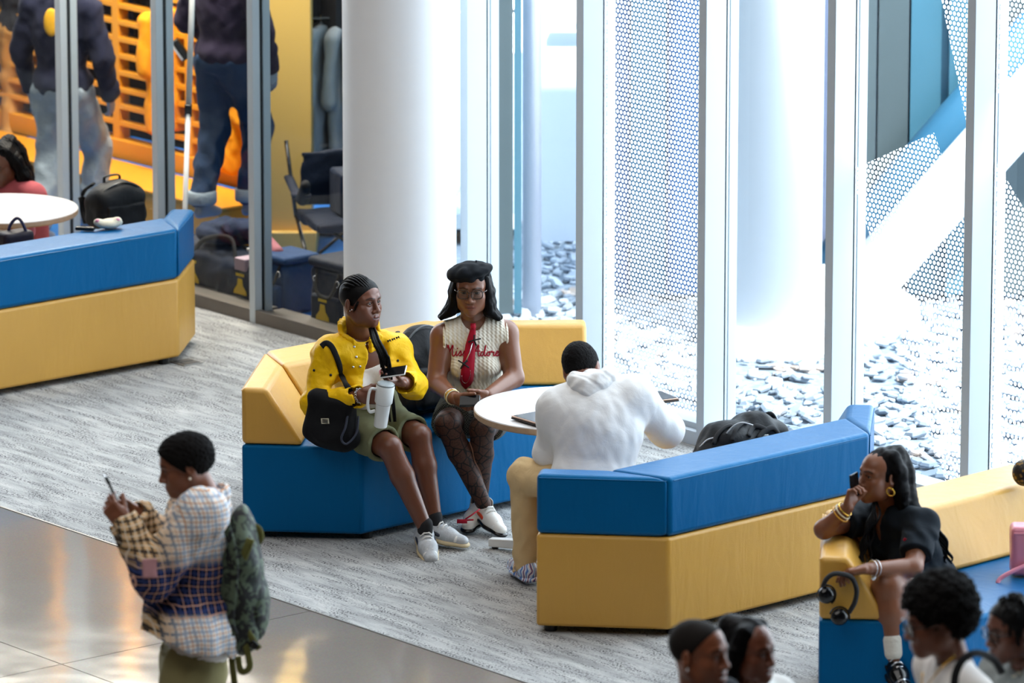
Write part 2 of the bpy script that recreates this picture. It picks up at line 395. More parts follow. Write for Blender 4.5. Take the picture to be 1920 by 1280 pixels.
# ------------------------------------------------------------------ tables
M_LAM = mat('white_laminate', '#d2cfce', .28, .02); M_PLY = mat('plywood_edge', '#a98d72', .5, .2, 40); M_WMET = mat('white_powder_coat', '#dcdcda', .4)
def round_table(label, c, r, rz):
    root = thing('round_table', label, 'table', (c[0], c[1], 0), 'round white cafe tables')
    mb = MB(); mb.lathe([(r - .006, .705), (r, .712), (r, .735)], (c[0], c[1], 0), 72); mb.build('edge_band', M_PLY, root, smooth=False)
    mb = MB(); mb.lathe([(r - .001, .7352), (r - .004, .7395), (.001, .7396)], (c[0], c[1], 0), 72); mb.build('tabletop', M_LAM, root)
    mb = MB(); mb.lathe([(.038, .03), (.038, .705)], (c[0], c[1], 0), 24); mb.build('pedestal', M_WMET, root, smooth=False)
    for k in range(4):
        a = rz + k * math.pi / 2; d = V(math.cos(a), math.sin(a), 0); p = V(-d.y, d.x, 0); C = V(c[0], c[1], 0); mb = MB()
        mb.loft([[C + d * x + p * s * wd + V(0, 0, z) for s, z in ((-1, z0), (1, z0), (1, z1), (-1, z1))] for x, wd, z0, z1 in ((.02, .03, .02, .075), (r * .92, .024, .012, .05))])
        mb.build('foot', M_WMET, root, bevel=.004)
        mb = MB(); mb.lathe([(.016, 0), (.016, .014)], C + d * r * .86, 10); mb.build('glide', M_FOOT, root)
round_table('round white table between the two women and the man in white hoodie', (.273, -.244), .456, math.atan2(.20, -.42))
round_table('round white table at the left edge, behind the blue-backed sofa', (-2.83, 4.53), .42, .5)
# ------------------------------------------------------------------ organic shapes: blended distance fields turned into meshes (surface nets)
def _n3(v):
    v = np.asarray(v, np.float32); return v / max(1e-9, float(np.linalg.norm(v)))
def smin(a, b, k):
    h = np.maximum(k - np.abs(a - b), 0) / k; return np.minimum(a, b) - h * h * k * .25
class SDF:
    def __init__(s): s.ops = []
    def cap(s, a, b, ra, rb=None, k=.02, flat=None, axis=None, sub=False):
        s.ops.append(('c', np.array(a, np.float32), np.array(b, np.float32), ra, ra if rb is None else rb, k, flat, None if axis is None else _n3(axis), sub)); return s
    def chain(s, pts, rs, k=.02, flat=None, axis=None, sub=False):
        rs = rs if hasattr(rs, '__len__') else [rs] * len(pts)
        for i in range(len(pts) - 1): s.cap(pts[i], pts[i + 1], rs[i], rs[i + 1], k, flat, axis, sub)
        return s
    def ell(s, c, r, M=None, k=.02, sub=False):
        s.ops.append(('e', np.array(c, np.float32), np.array(r, np.float32), None if M is None else np.array(M, np.float32), k, sub)); return s
    def box(s, c, h, M=None, rad=.01, k=.01, sub=False):
        s.ops.append(('b', np.array(c, np.float32), np.array(h, np.float32), None if M is None else np.array(M, np.float32), rad, k, sub)); return s
    def cut(s, p, n): s.ops.append(('p', np.array(p, np.float32), _n3(n))); return s      # keep the side against n
    def uni(s, o, k=.01): s.ops.append(('s', o, k)); return s
    def bbox(s):
        lo, hi = np.full(3, 1e9), np.full(3, -1e9)
        for o in s.ops:
            if o[0] == 'c' and not o[8]:
                r = max(o[3], o[4]) * max(1, o[6] or 1); a = np.minimum(o[1], o[2]) - r; b = np.maximum(o[1], o[2]) + r
            elif o[0] == 'e' and not o[5]: r = o[2].max() if o[3] is not None else o[2]; a, b = o[1] - r, o[1] + r
            elif o[0] == 'b' and not o[6]: r = np.linalg.norm(o[2]) if o[3] is not None else o[2]; a, b = o[1] - r, o[1] + r
            elif o[0] == 's': a, b = o[1].bbox()
            else: continue
            lo, hi = np.minimum(lo, a), np.maximum(hi, b)
        return lo, hi
    def field(s, xs, ys, zs):
        D = np.full((len(xs), len(ys), len(zs)), .5, np.float32)
        for o in s.ops:
            if o[0] == 'p':
                d = (xs[:, None, None] - o[1][0]) * o[2][0] + (ys[None, :, None] - o[1][1]) * o[2][1] + (zs[None, None, :] - o[1][2]) * o[2][2]
                np.maximum(D, d, out=D); continue
            if o[0] == 's':
                lo, hi = o[1].bbox(); m = o[2] + .02
            elif o[0] == 'c':
                r = max(o[3], o[4]) * max(1, o[6] or 1); lo = np.minimum(o[1], o[2]) - r; hi = np.maximum(o[1], o[2]) + r; m = o[5] + .02
            elif o[0] == 'e': r = o[2].max(); lo, hi = o[1] - r, o[1] + r; m = o[4] + .02
            else: r = float(np.linalg.norm(o[2])) + o[4]; lo, hi = o[1] - r, o[1] + r; m = o[5] + .02
            i = [np.searchsorted(ax, [lo[q] - m, hi[q] + m]) for q, ax in enumerate((xs, ys, zs))]
            if any(a >= b for a, b in i): continue
            X, Y, Z = xs[i[0][0]:i[0][1]], ys[i[1][0]:i[1][1]], zs[i[2][0]:i[2][1]]
            sl = tuple(slice(a, b) for a, b in i)
            if o[0] == 's': D[sl] = smin(D[sl], o[1].field(X, Y, Z), o[2]); continue
            if o[0] == 'c':
                _, a, b, ra, rb, k, flat, ax, sub = o; ba = b - a; bb = max(1e-9, float(ba @ ba))
                px, py, pz = (X - a[0])[:, None, None], (Y - a[1])[None, :, None], (Z - a[2])[None, None, :]
                h = np.clip((px * ba[0] + py * ba[1] + pz * ba[2]) / bb, 0, 1)
                vx, vy, vz = px - h * ba[0], py - h * ba[1], pz - h * ba[2]
                q = vx * vx + vy * vy + vz * vz
                if flat: w = vx * ax[0] + vy * ax[1] + vz * ax[2]; q = q + (1 / flat ** 2 - 1) * w * w
                d = np.sqrt(np.maximum(q, 0)) - (ra + (rb - ra) * h)
                if flat and flat < 1: d = d * (.5 + .5 * flat)
            elif o[0] == 'e':
                _, c, r, M, k, sub = o; px, py, pz = np.broadcast_arrays((X - c[0])[:, None, None], (Y - c[1])[None, :, None], (Z - c[2])[None, None, :])
                if M is not None: px, py, pz = (M[0, j] * px + M[1, j] * py + M[2, j] * pz for j in range(3))
                k0 = np.sqrt((px / r[0]) ** 2 + (py / r[1]) ** 2 + (pz / r[2]) ** 2); k1 = np.sqrt((px / r[0] ** 2) ** 2 + (py / r[1] ** 2) ** 2 + (pz / r[2] ** 2) ** 2)
                d = k0 * (k0 - 1) / np.maximum(k1, 1e-6)
            else:
                _, c, h, M, rad, k, sub = o; px, py, pz = np.broadcast_arrays((X - c[0])[:, None, None], (Y - c[1])[None, :, None], (Z - c[2])[None, None, :])
                if M is not None: px, py, pz = (M[0, j] * px + M[1, j] * py + M[2, j] * pz for j in range(3))
                qx, qy, qz = np.abs(px) - h[0] + rad, np.abs(py) - h[1] + rad, np.abs(pz) - h[2] + rad
                d = np.sqrt(np.maximum(qx, 0) ** 2 + np.maximum(qy, 0) ** 2 + np.maximum(qz, 0) ** 2) + np.minimum(np.maximum(qx, np.maximum(qy, qz)), 0) - rad
            D[sl] = -smin(-D[sl], d, k) if sub else smin(D[sl], d, k)
        return D
    def mesh(s, res=.008, lo=None, hi=None, disp=None):
        a, b = s.bbox(); pad = res * 3 + .012
        a = a - pad; b = b + pad
        if lo is not None: a = np.maximum(a, np.array(lo))
        if hi is not None: b = np.minimum(b, np.array(hi))
        xs, ys, zs = (np.arange(a[q], b[q] + res, res, dtype=np.float32) for q in range(3))
        D = s.field(xs, ys, zs)
        if disp is not None:
            near = np.argwhere(np.abs(D) < .04); P = np.stack([xs[near[:, 0]], ys[near[:, 1]], zs[near[:, 2]]], 1)
            D[near[:, 0], near[:, 1], near[:, 2]] += disp(P).astype(np.float32)
        return nets(D, xs, ys, zs)
def nets(D, xs, ys, zs):
    I = D < 0
    c = I[:-1, :-1, :-1].astype(np.int8)
    for dx in (0, 1):
        for dy in (0, 1):
            for dz in (0, 1):
                if dx + dy + dz: c = c + I[dx:D.shape[0] - 1 + dx, dy:D.shape[1] - 1 + dy, dz:D.shape[2] - 1 + dz]
    act = np.argwhere((c > 0) & (c < 8)); nv = len(act)
    if nv == 0: return np.zeros((0, 3), np.float32), np.zeros((0, 4), np.int32)
    idx = np.full(c.shape, -1, np.int32); idx[act[:, 0], act[:, 1], act[:, 2]] = np.arange(nv)
    pos = np.zeros((nv, 3), np.float64); cnt = np.zeros(nv)
    C = [(x, y, z) for x in (0, 1) for y in (0, 1) for z in (0, 1)]
    val = {q: D[act[:, 0] + q[0], act[:, 1] + q[1], act[:, 2] + q[2]] for q in C}
    for q in C:
        for ax in range(3):
            if q[ax] == 0:
                r = tuple(1 if j == ax else q[j] for j in range(3)); v0, v1 = val[q], val[r]; m = (v0 < 0) != (v1 < 0)
                t = np.where(m, v0 / np.where(m, v0 - v1, 1), 0)
                for j in range(3): pos[:, j] += m * (q[j] + (t if j == ax else 0))
                cnt += m
    pos = act + pos / cnt[:, None]
    res = float(xs[1] - xs[0]); P = pos * res + np.array([xs[0], ys[0], zs[0]])
    F = []
    for ax in range(3):
        u, v = (ax + 1) % 3, (ax + 2) % 3
        s0 = [slice(None)] * 3; s1 = [slice(None)] * 3; s0[ax] = slice(0, -1); s1[ax] = slice(1, None)
        A, B = I[tuple(s0)], I[tuple(s1)]; e = np.argwhere(A != B)
        e = e[(e[:, u] > 0) & (e[:, v] > 0) & (e[:, u] < D.shape[u] - 1) & (e[:, v] < D.shape[v] - 1)]
        if not len(e): continue
        ins = A[e[:, 0], e[:, 1], e[:, 2]]
        def cell(du, dv):
            g = e.copy(); g[:, u] -= du; g[:, v] -= dv; return idx[g[:, 0], g[:, 1], g[:, 2]]
        q = np.stack([cell(1, 1), cell(0, 1), cell(0, 0), cell(1, 0)], 1)
        q = np.where(ins[:, None], q, q[:, ::-1]); F.append(q[(q >= 0).all(1)])
    return P.astype(np.float32), np.concatenate(F) if F else np.zeros((0, 4), np.int32)
def wob(seed, scale, amp, stretch=(1, 1, 1)):
    """soft folds: a few crossing sine waves"""
    rs = np.random.RandomState(seed); K = rs.normal(size=(7, 3)) * scale * np.array(stretch); ph = rs.uniform(0, 6.28, 7); A = rs.uniform(.5, 1, 7)
    def f(P):
        d = np.zeros(len(P))
        for k, p, a in zip(K, ph, A): d += a * np.sin(P @ k + p + 1.3 * np.sin(P @ k[[1, 2, 0]] * .6))
        return d * amp / 3
    return f
def make_mesh(name, parts, m, parent=None, col=None, xf=None):
    """join (verts, faces) pieces into one smooth mesh; col = per piece function P -> rgb stored as colour attribute"""
    Vs, Fs, Cs, o = [], [], [], 0
    for i, (P, Q) in enumerate(parts):
        if not len(P): continue
        Vs.append(P); Fs.append(Q + o); o += len(P)
        if col is not None: Cs.append(col[i](P) if col[i] else np.ones((len(P), 3)))
    P = np.concatenate(Vs); Q = np.concatenate(Fs)
    me = bpy.data.meshes.new(name); me.vertices.add(len(P)); me.vertices.foreach_set('co', P.astype(np.float32).ravel())
    me.loops.add(len(Q) * 4); me.loops.foreach_set('vertex_index', Q.astype(np.int32).ravel())
    me.polygons.add(len(Q)); me.polygons.foreach_set('loop_start', np.arange(0, len(Q) * 4, 4, dtype=np.int32))
    me.update(calc_edges=True); me.validate()
    me.polygons.foreach_set('use_smooth', [True] * len(me.polygons))
    if col is not None:
        at = me.color_attributes.new('tone', 'FLOAT_COLOR', 'POINT'); c = np.concatenate([np.concatenate(Cs), np.ones((len(P), 1))], 1)
        at.data.foreach_set('color', c.astype(np.float32).ravel())
    for x in (m if isinstance(m, (list, tuple)) else [m]): me.materials.append(x)
    return finish(me, name, parent)
def sobj(name, sdf, res, m, parent=None, disp=None): return make_mesh(name, [sdf.mesh(res, disp=disp)], m, parent)

# ------------------------------------------------------------------ people
def skin_mat(name, color):
    n = NT(name); a = n.add('ShaderNodeAttribute'); a.attribute_name = 'tone'
    v = n.coord('Object'); f = n.noise(v, 18, 4, .6); c = srgb(color)
    base = n.mix(f, [x * .90 for x in c], [min(1, x * 1.1) for x in c])
    n.col(n.mix(1.0, base, a.outputs[0], 'MULTIPLY')); n.set(Roughness=.38); n.b.inputs['Specular IOR Level'].default_value = .5
    n.b.inputs['Subsurface Weight'].default_value = .08; n.b.inputs['Subsurface Radius'].default_value = (.012, .005, .003)
    n.bump(n.noise(v, 420, 2, .5), .08, .001); return n.m
def hair_mat(name, color='#080708', rough=.5, scale=(1, 1, 1), freq=240, bump=.4, spec=.12):
    n = NT(name); v = n.coord('Object', scale=scale); f = n.noise(v, freq, 3, .6); c = srgb(color)
    n.col(n.mix(f, [x * .6 for x in c], [min(1, x * 1.6) for x in c])); n.set(Roughness=rough); n.b.inputs['Specular IOR Level'].default_value = spec
    n.bump(f, bump, .004); return n.m
M_HAIR = hair_mat('black_hair'); M_CURL = hair_mat('curly_black_hair', '#0b0909', .8, freq=170, bump=1.0, spec=.12)
M_LONG = hair_mat('straight_black_hair', '#060507', .5, (6, 6, .35), 60, .3, .09)
M_EYEW = mat('eye_white', '#b9b0a8', .25, .02); M_IRIS = mat('dark_iris', '#0d0705', .3, .05); M_TEETH = mat('teeth', '#ece6de', .25, .02)
M_GOLD = mat('gold', '#e0b04a', .2, .05, metal=1); M_SILVER = mat('silver', '#d8d8dc', .2, .05, metal=1); M_BLK = mat('black_gloss', '#0b0c0f', .18, .05); M_BLKM = mat('black_matte_cloth', '#121317', .85, .2, 30, .3, 200)
M_SCREEN = mat('phone_screen_glass', '#0b0d10', .15, .02, spec=.2)

def head_frame(fwd, up=(0, 0, 1), roll=0):
    y = Vector(fwd).normalized(); x = y.cross(Vector(up)).normalized(); z = x.cross(y)
    M = Matrix((x, y, z)).transposed(); return M @ Matrix.Rotation(roll, 3, 'Y')
def seg_d(P, a, b):
    a, b = np.array(a), np.array(b); ba = b - a; h = np.clip(((P - a) @ ba) / (ba @ ba), 0, 1); return np.linalg.norm(P - a - h[:, None] * ba, axis=1)
def head_sdf(neck_local, wide=1.0, jaw=1.0, lips=1.0, nose=1.0, smile=0, mouth_open=0, bun=False):
    s = SDF(); e = lambda c, r, k=.02, sub=False, M=None: s.ell(c, r, M, k, sub)
    e((0, -.018, .027), (.0735 * wide, .095, .083)); e((0, .030, .030), (.062 * wide, .058, .062), .03)
    e((0, .032, -.040), (.056 * wide, .053, .066), .03)
    for q in (-1, 1):
        s.cap((q * .053 * wide, -.012, -.050), (q * .037 * wide * jaw, .02, -.082), .022, .020, .03); s.cap((q * .037 * wide * jaw, .02, -.082), (0, .062, -.100), .021, .02, .03)
        e((q * .041 * wide, .052, -.030), (.025, .026, .021), .025); e((q * .033 * wide * jaw, .05, -.058), (.024, .027, .028), .03)
    e((0, .073, -.101), (.021, .017, .015), .02)
    e((0, .072, -.072), (.032, .022, .022), .025)
    s.chain([(-.048 * wide, .066, .017), (-.02, .0815, .018), (.02, .0815, .018), (.048 * wide, .066, .017)], .010, .018)
    for q in (-1, 1): e((q * .031, .1005, -.002), (.021, .02, .0145), .016, True)
    s.cap((0, .0835, .008), (0, .1035, -.036), .0075, .0105 * nose, .012); e((0, .1045, -.039), (.0125 * nose, .0115, .0105), .008)
    for q in (-1, 1): e((q * .0145 * nose, .0945, -.0425), (.0098 * nose, .011, .0085), .007)
    for q in (-1, 1):   # eyelids with an opening
        e((q * .031, .0735, -.002), (.0175, .0160, .0150), .004); e((q * .031, .094, -.002), (.0158, .021, .0062), .002, True)
    sm = smile
    for z, y, r in ((-.0680, .0915, .0068), (-.0805 - mouth_open, .0895, .0080)):
        c = .004 * sm; s.chain([(-.022 - .006 * sm, .0785 - .004 * sm, -.0735 + c), (-.009, y, z - c * .3), (.009, y, z - c * .3), (.022 + .006 * sm, .0785 - .004 * sm, -.0735 + c)], [.0036, r * lips, r * lips, .0036], .004)
    s.cap((-.020, .0965, -.0742 - mouth_open * .5), (.020, .0965, -.0742 - mouth_open * .5), .0014 + mouth_open * .45, None, .002, sub=True)
    for q in (-1, 1):
        Me = Matrix.Rotation(q * R(-18), 3, 'Z') @ Matrix.Rotation(R(-10), 3, 'X')
        e((q * .0765 * wide, -.014, -.012), (.0085, .019, .031), .008, False, Me); e((q * .086 * wide, -.010, -.008), (.006, .010, .016), .006, True, Me)
    s.cap((0, -.028, -.055), neck_local, .054 * wide, .056 * wide, .03)
    return s
def person(name, label, H, fwd, neck, skin, head_scale=1.0, roll=0, hkw={}, brow='#0c0908', lip=(.85, .55, .55), eye_look=(0, 0), male=False, res=.0026, group=None, root_loc=None, up=(0, 0, 1), eyelid=None, cheek=None, parts=(), teeth=False):
    """head (with neck), eyes; returns dict with root, frame and the list of skin pieces to be joined later"""
    H = Vector(H); M = head_frame(fwd, up, roll); root = thing(name, label, 'person', root_loc if root_loc is not None else (H.x, H.y, 0), group)
    nl = M.transposed() @ (Vector(neck) - H) / head_scale
    s = head_sdf(tuple(nl), **hkw); P, Q = s.mesh(res, hi=(.3, .3, .135))
    wide = hkw.get('wide', 1.0); br = np.array(srgb(brow)); mo = hkw.get('mouth_open', 0)
    def col(P):
        c = np.ones((len(P), 3)); A = np.abs(P); L = np.stack([A[:, 0], P[:, 2]], 1); fr = (P[:, 1] > .045)
        d = np.minimum(seg_d(L, (.013, .0205), (.034, .0265)), seg_d(L, (.034, .0265), (.052, .0195)))
        w = (np.clip((.0048 - d) / .0025, 0, 1) * fr)[:, None] * .85; c = c * (1 - w) + w * .06
        dl = np.minimum(seg_d(L, (.004, -.0685), (.023, -.0735)), seg_d(L, (.0, -.0795 - mo), (.021, -.0745)))
        w = (np.clip((.0075 - dl) / .0025, 0, 1) * fr)[:, None]; c = c * (1 - w) + w * np.array(lip)
        dm = seg_d(L, (0, -.0742 - mo * .5), (.023, -.0738)); w = (np.clip((.0020 + mo * .4 - dm) / .0012, 0, 1) * fr)[:, None]; c = c * (1 - .85 * w)
        de = np.abs(np.sqrt(((A[:, 0] - .031) / .0165) ** 2 + ((P[:, 2] + .002) / .0085) ** 2) - 1); w = (np.clip((.26 - de) / .16, 0, 1) * (P[:, 1] > .06) * (P[:, 2] > -.001))[:, None]; c = c * (1 - .75 * w)
        return c
    C = col(P); Pw = (np.array(M) @ (P * head_scale).T).T + np.array(H)
    d = dict(root=root, wide=wide, M=M, H=H, hs=head_scale, pieces=[(Pw.astype(np.float32), Q)], cols=[lambda q, C=C: C], skin=skin, nl=nl)
    for q in (-1, 1):
        c = H + M @ (Vector((q * .031, .0715, -.002)) * head_scale); g = (M @ Vector((eye_look[0], 1, eye_look[1]))).normalized()
        mb = MB(); T = g.to_track_quat('Z', 'Y').to_matrix(); r = .0133 * head_scale
        prof = [(max(1e-5, math.sin(a)) * r, -math.cos(a) * r) for a in [math.pi * i / 14 for i in range(15)]]
        mb.lathe(prof, c, 18, 0, T); k = 0
        for fi, f in enumerate(mb.f):
            cc = sum((Vector(mb.v[i]) for i in f), Vector()) / len(f); mb.mi[fi] = 1 if (cc - c).normalized().dot(g) > .80 else 0
        mb.build('eye', [M_EYEW, M_IRIS], root, smooth=True)
    if teeth:
        mb = MB(); mb.ell(H + M @ (Vector((0, .0835, -.0735 - mo * .45)) * head_scale), (.021 * head_scale, .0115 * head_scale, .0075 * head_scale + mo * .3), 14, 0, M); mb.build('teeth', M_TEETH, root, smooth=True)
    return d
def hl(d, p): return d['H'] + d['M'] @ (Vector(p) * d['hs'])      # head-local to world
def hsdf(d, sdf, name, m, res=.004, disp=None):                    # a mesh modelled in head space
    P, Q = sdf.mesh(res, disp=disp); P = (np.array(d['M']) @ (P * d['hs']).T).T + np.array(d['H'])
    return make_mesh(name, [(P.astype(np.float32), Q)], m, d['root'])
def hand_ops(s, w, f, n, right, curls=(.5, .5, .55, .6), thumb=(.55, .75, .25), tb=.5, el=None, sc=1.0, spread=.10, wr=.025):
    w = Vector(w); f = Vector(f).normalized(); n = Vector(n); n = (n - f * n.dot(f)).normalized(); t = f.cross(n) * (1 if right else -1)
    B = Matrix((t, f, n)).transposed()
    if el is not None: e = (Vector(el) - w).normalized(); s.cap(w + e * .09, w, .033 * sc * wr / .025, wr * sc, .02)
    s.cap(w, w + f * .03 * sc, wr * sc, .028 * sc, .02, .72, n)
    s.box(w + f * .052 * sc, (.039 * sc, .045 * sc, .0135 * sc), B, .0132 * sc, .015)
    s.ell(w + f * .035 * sc + t * .027 * sc + n * .006 * sc, (.016 * sc, .028 * sc, .015 * sc), B, .015)
    tips = []
    for i, (off, L, r) in enumerate(((.0285, .070, .0088), (.0097, .078, .0090), (-.0092, .072, .0086), (-.0275, .057, .0076))):
        p = w + (f * (.090 - .004 * abs(i - 1)) + t * off) * sc; a = 0; d0 = (f + t * spread * (1.2 - i) * .5).normalized()
        for j, frac in enumerate((.45, .31, .24)):
            a += curls[i] * (1.0, 1.15, .8)[j]; d = (d0 * math.cos(a) + n * math.sin(a)); q = p + d * L * frac * sc
            s.cap(p, q, r * sc * (1 - .07 * j), r * sc * (1 - .07 * (j + 1)), .005); p = q
        tips.append((p, d))
    d = (t * thumb[1] + f * thumb[0] + n * thumb[2]).normalized(); p = w + (f * .020 + t * .026 + n * .004) * sc; q = p + d * .042 * sc; s.cap(p, q, .0145 * sc, .0105 * sc, .01)
    d2 = (d * math.cos(tb) + (f * .8 - t * .5 + n * .3).normalized() * math.sin(tb)).normalized(); p = q
    for L in (.03, .022): q = p + d2 * L * sc; s.cap(p, q, .0102 * sc, .0088 * sc, .005); p = q
    tips.append((p, d2)); return tips
def add_hand(d, w, f, n, right, res=.003, **kw):
    s = SDF(); tips = hand_ops(s, w, f, n, right, **kw); d['pieces'].append(s.mesh(res)); d['cols'].append(None); return tips
def finish_body(d, body, res=.008):
    d['pieces'].append(body.mesh(res)); d['cols'].append(None)
    return make_mesh('body', d['pieces'], d['skin'], d['root'], d['cols'])
def torso(s, pel, nk, sl, sr, g=0, w=1.0, dep=1.0, belly=1.0, bust=0, k=.05):
    """pelvis, waist, chest and shoulders; g = extra thickness for cloth. sl / sr = the person's left / right shoulder"""
    pel, nk, sl, sr = map(Vector, (pel, nk, sl, sr)); ms = (sl + sr) / 2; x = (sr - sl).normalized(); z = (ms - pel).normalized(); y = z.cross(x).normalized(); x = y.cross(z); B = Matrix((x, y, z)).transposed(); L = (ms - pel).length
    s.ell(pel, (.155 * w + g, .115 * dep + g, .105 + g), B, k); s.ell(pel + z * L * .42, (.128 * w + g, .10 * dep * belly + g, .14 + g), B, k)
    s.ell(pel + z * L * .72, (.150 * w + g, .105 * dep + g, .15 + g), B, k)
    s.cap(sl - x * -.02, sr + x * -.02, .052 + g, .052 + g, k)
    s.cap(nk, sl, .045 + g * .6, .05 + g, .04); s.cap(nk, sr, .045 + g * .6, .05 + g, .04)
    if bust:
        for q in (-1, 1): s.ell(pel + z * L * .70 + y * (.075 * dep + g * .5) + x * q * .066 * w, (.058 + g * .5, .056 * bust + g * .5, .056 + g * .4), B, .03)
    return B
def arm(s, sh, el, wr, g=0, sc=1.0): s.cap(sh, el, .052 * sc + g, .041 * sc + g, .03); s.cap(el, wr, .042 * sc + g, .027 * sc + g, .02)
def leg(s, hip, kn, an, g=0, sc=1.0):
    hip, kn, an = map(Vector, (hip, kn, an)); s.cap(hip, kn, .082 * sc + g, .056 * sc + g, .03); s.cap(kn, kn.lerp(an, .35), .053 * sc + g, .055 * sc + g, .02); s.cap(kn.lerp(an, .35), an, .054 * sc + g, .034 * sc + g, .02)
def shoe(name, an, toe_dir, parent, mats, L=.26, up=(0, 0, 1), h=.085, w=.047, sole=.03, laces=True, collar=None, pitch=0):
    """trainer under the ankle: upper, sole, tongue with laces"""
    f = Vector(toe_dir).normalized(); u = Vector(up); u = (u - f * u.dot(f)).normalized(); x = f.cross(u); B = Matrix((x, f, u)).transposed(); an = Vector(an)
    heel = an - f * .055; g = an - u * (h)      # ground point below the ankle
    s = SDF(); s.cap(g - f * .045 + u * .045, g + f * (L * .30) + u * .043, w * .86, w * .88, .03, .95, u); s.cap(g + f * L * .30 + u * .04, g + f * (L - .10) + u * .034, w * .88, w * .72, .03, .82, u)
    s.cap(g + u * .05 - f * .02, an + u * .018 - f * .006, .043, .037, .03); s.cap(an + u * .05, an, .031, .028, .01, sub=True); s.cut(g + u * sole * .72, -u)
    up_ = sobj('shoe', s, .004, mats[0], parent)
    s = SDF(); s.cap(g - f * .05 + u * sole * .5, g + f * L * .30 + u * sole * .5, w * .93, w, .02, sole * .62 / w, u); s.cap(g + f * L * .3 + u * sole * .5, g + f * (L - .095) + u * sole * .6, w, w * .84, .02, sole * .62 / w, u)
    sobj('sole', s, .004, mats[1], up_)
    if laces:
        mb = MB()
        for i in range(5):
            c = g + f * (.035 + i * .022) + u * (.089 - i * .0085); mb.tube([c - x * .030 - u * .010, c - x * .012 + u * .010, c + x * .012 + u * .010, c + x * .030 - u * .010], .0045, 6)
        mb.build('laces', mats[2], up_, smooth=True)
        s = SDF(); s.cap(g + f * (L - .125) + u * .036, g + f * (L - .100) + u * .034, w * .80, w * .70, .02, .80, u); s.cut(g + u * sole * .9, -u); s.cut(g + f * (L - .125), -f); sobj('toe_cap', s, .004, mats[3] if len(mats) > 4 else mats[2], up_)
        mb = MB(); 
        for q in (-1, 1): mb.tube(spline([g - f * .04 + x * q * w * .80 + u * .050, g + f * .02 + x * q * w * .93 + u * .052, g + f * .09 + x * q * w * .88 + u * .036], 5), .010, 6, flat=.5, upv=x)
        mb.build('side_stripe', mats[3] if len(mats) > 3 else mats[1], up_, smooth=True)
    return up_
def ring_path(c, ax, r, n=24, squash=1.0):
    ax = Vector(ax).normalized(); a = ax.orthogonal().normalized(); b = ax.cross(a); return [Vector(c) + a * math.cos(6.2832 * i / n) * r + b * math.sin(6.2832 * i / n) * r * squash for i in range(n + 1)]
def bracelet(parent, c, ax, r, m, thick=.003, name='bracelet'): mb = MB(); mb.tube(ring_path(c, ax, r), thick, 8); return mb.build(name, m, parent, smooth=True)
def glasses(d, m, w=.052, hgt=.042, y=.108):
    mb = MB()
    for q in (-1, 1):
        c = Vector((q * .034, y, -.004)); pts = [Vector((c.x + w / 2 * math.copysign(abs(math.cos(a)) ** .6, math.cos(a)), c.y - abs(c.x + w / 2 * math.cos(a)) * .18, c.z + hgt / 2 * math.copysign(abs(math.sin(a)) ** .7, math.sin(a)))) for a in [6.2832 * i / 24 for i in range(25)]]
        mb.tube([hl(d, p) for p in pts], .0026, 6)
        mb.tube([hl(d, (q * .060, y - .011, .006)), hl(d, (q * .076, .06, .004)), hl(d, (q * .083, -.015, .006)), hl(d, (q * .079, -.035, -.012))], .0024, 6)
    mb.tube([hl(d, (-.009, y - .002, .004)), hl(d, (0, y + .001, .007)), hl(d, (.009, y - .002, .004))], .0024, 6)
    g = mb.build('glasses', m, d['root'], smooth=True); mb = MB()
    for q in (-1, 1):
        mb.add([hl(d, (q * .034 + w * .46 * math.cos(a), y - .002 - abs(q * .034 + w / 2 * math.cos(a)) * .18, -.004 + hgt * .46 * math.sin(a))) for a in [6.2832 * i / 16 for i in range(16)]], [tuple(range(16))])
    mb.build('lens', M_GLASS, g)
def phone(label, c, face, upd, m=None, size=(.072, .148, .009), group=None):
    """a handset centred at c whose screen looks along face, its long side along upd"""
    z = Vector(face).normalized(); y = Vector(upd); y = (y - z * y.dot(z)).normalized(); x = y.cross(z); B = Matrix((x, y, z)).transposed(); c = Vector(c)
    root = thing('mobile_phone', label, 'phone', c, group); mb = MB(); mb.box(c, size, B); mb.build('case', m or M_BLK, root, bevel=.004)
    mb = MB(); mb.box(c + z * (size[2] / 2 + .0004), (size[0] * .92, size[1] * .95, .0008), B); mb.build('screen', M_SCREEN, root)
    mb = MB(); mb.box(c - z * (size[2] / 2 + .001) + y * size[1] * .33 + x * size[0] * .2, (.026, .028, .002), B); mb.build('camera_bump', M_BLK, root, bevel=.001)
    return root
def cloth(name, color, rough=.85, var=.12, wrinkle=.5, ws=14, weave=600):
    if isinstance(color, str): color = srgb(color)
    n = NT(name); v = n.coord('Object'); f = n.noise(v, 6, 4, .6)
    n.col(n.mix(f, [c * (1 - var) for c in color], [min(1, c * (1 + var)) for c in color])); n.set(Roughness=rough); n.b.inputs['Specular IOR Level'].default_value = .2; n.b.inputs['Sheen Weight'].default_value = .02
    n.bump(n.math('ADD', n.math('MULTIPLY', n.noise(v, weave, 2, .5), .08), n.noise(v, ws, 4, .55, .6)), wrinkle, .012); return n.m
M_WHT = mat('white_rubber', '#e2e2e0', .5, .04); M_GREYSH = mat('silver_grey_mesh', '#a9adb3', .6, .3, 70, .4, 300); M_TAN = mat('tan_rubber', '#c9b894', .6); M_NAVYR = mat('dark_navy_rubber', '#1a2338', .5)
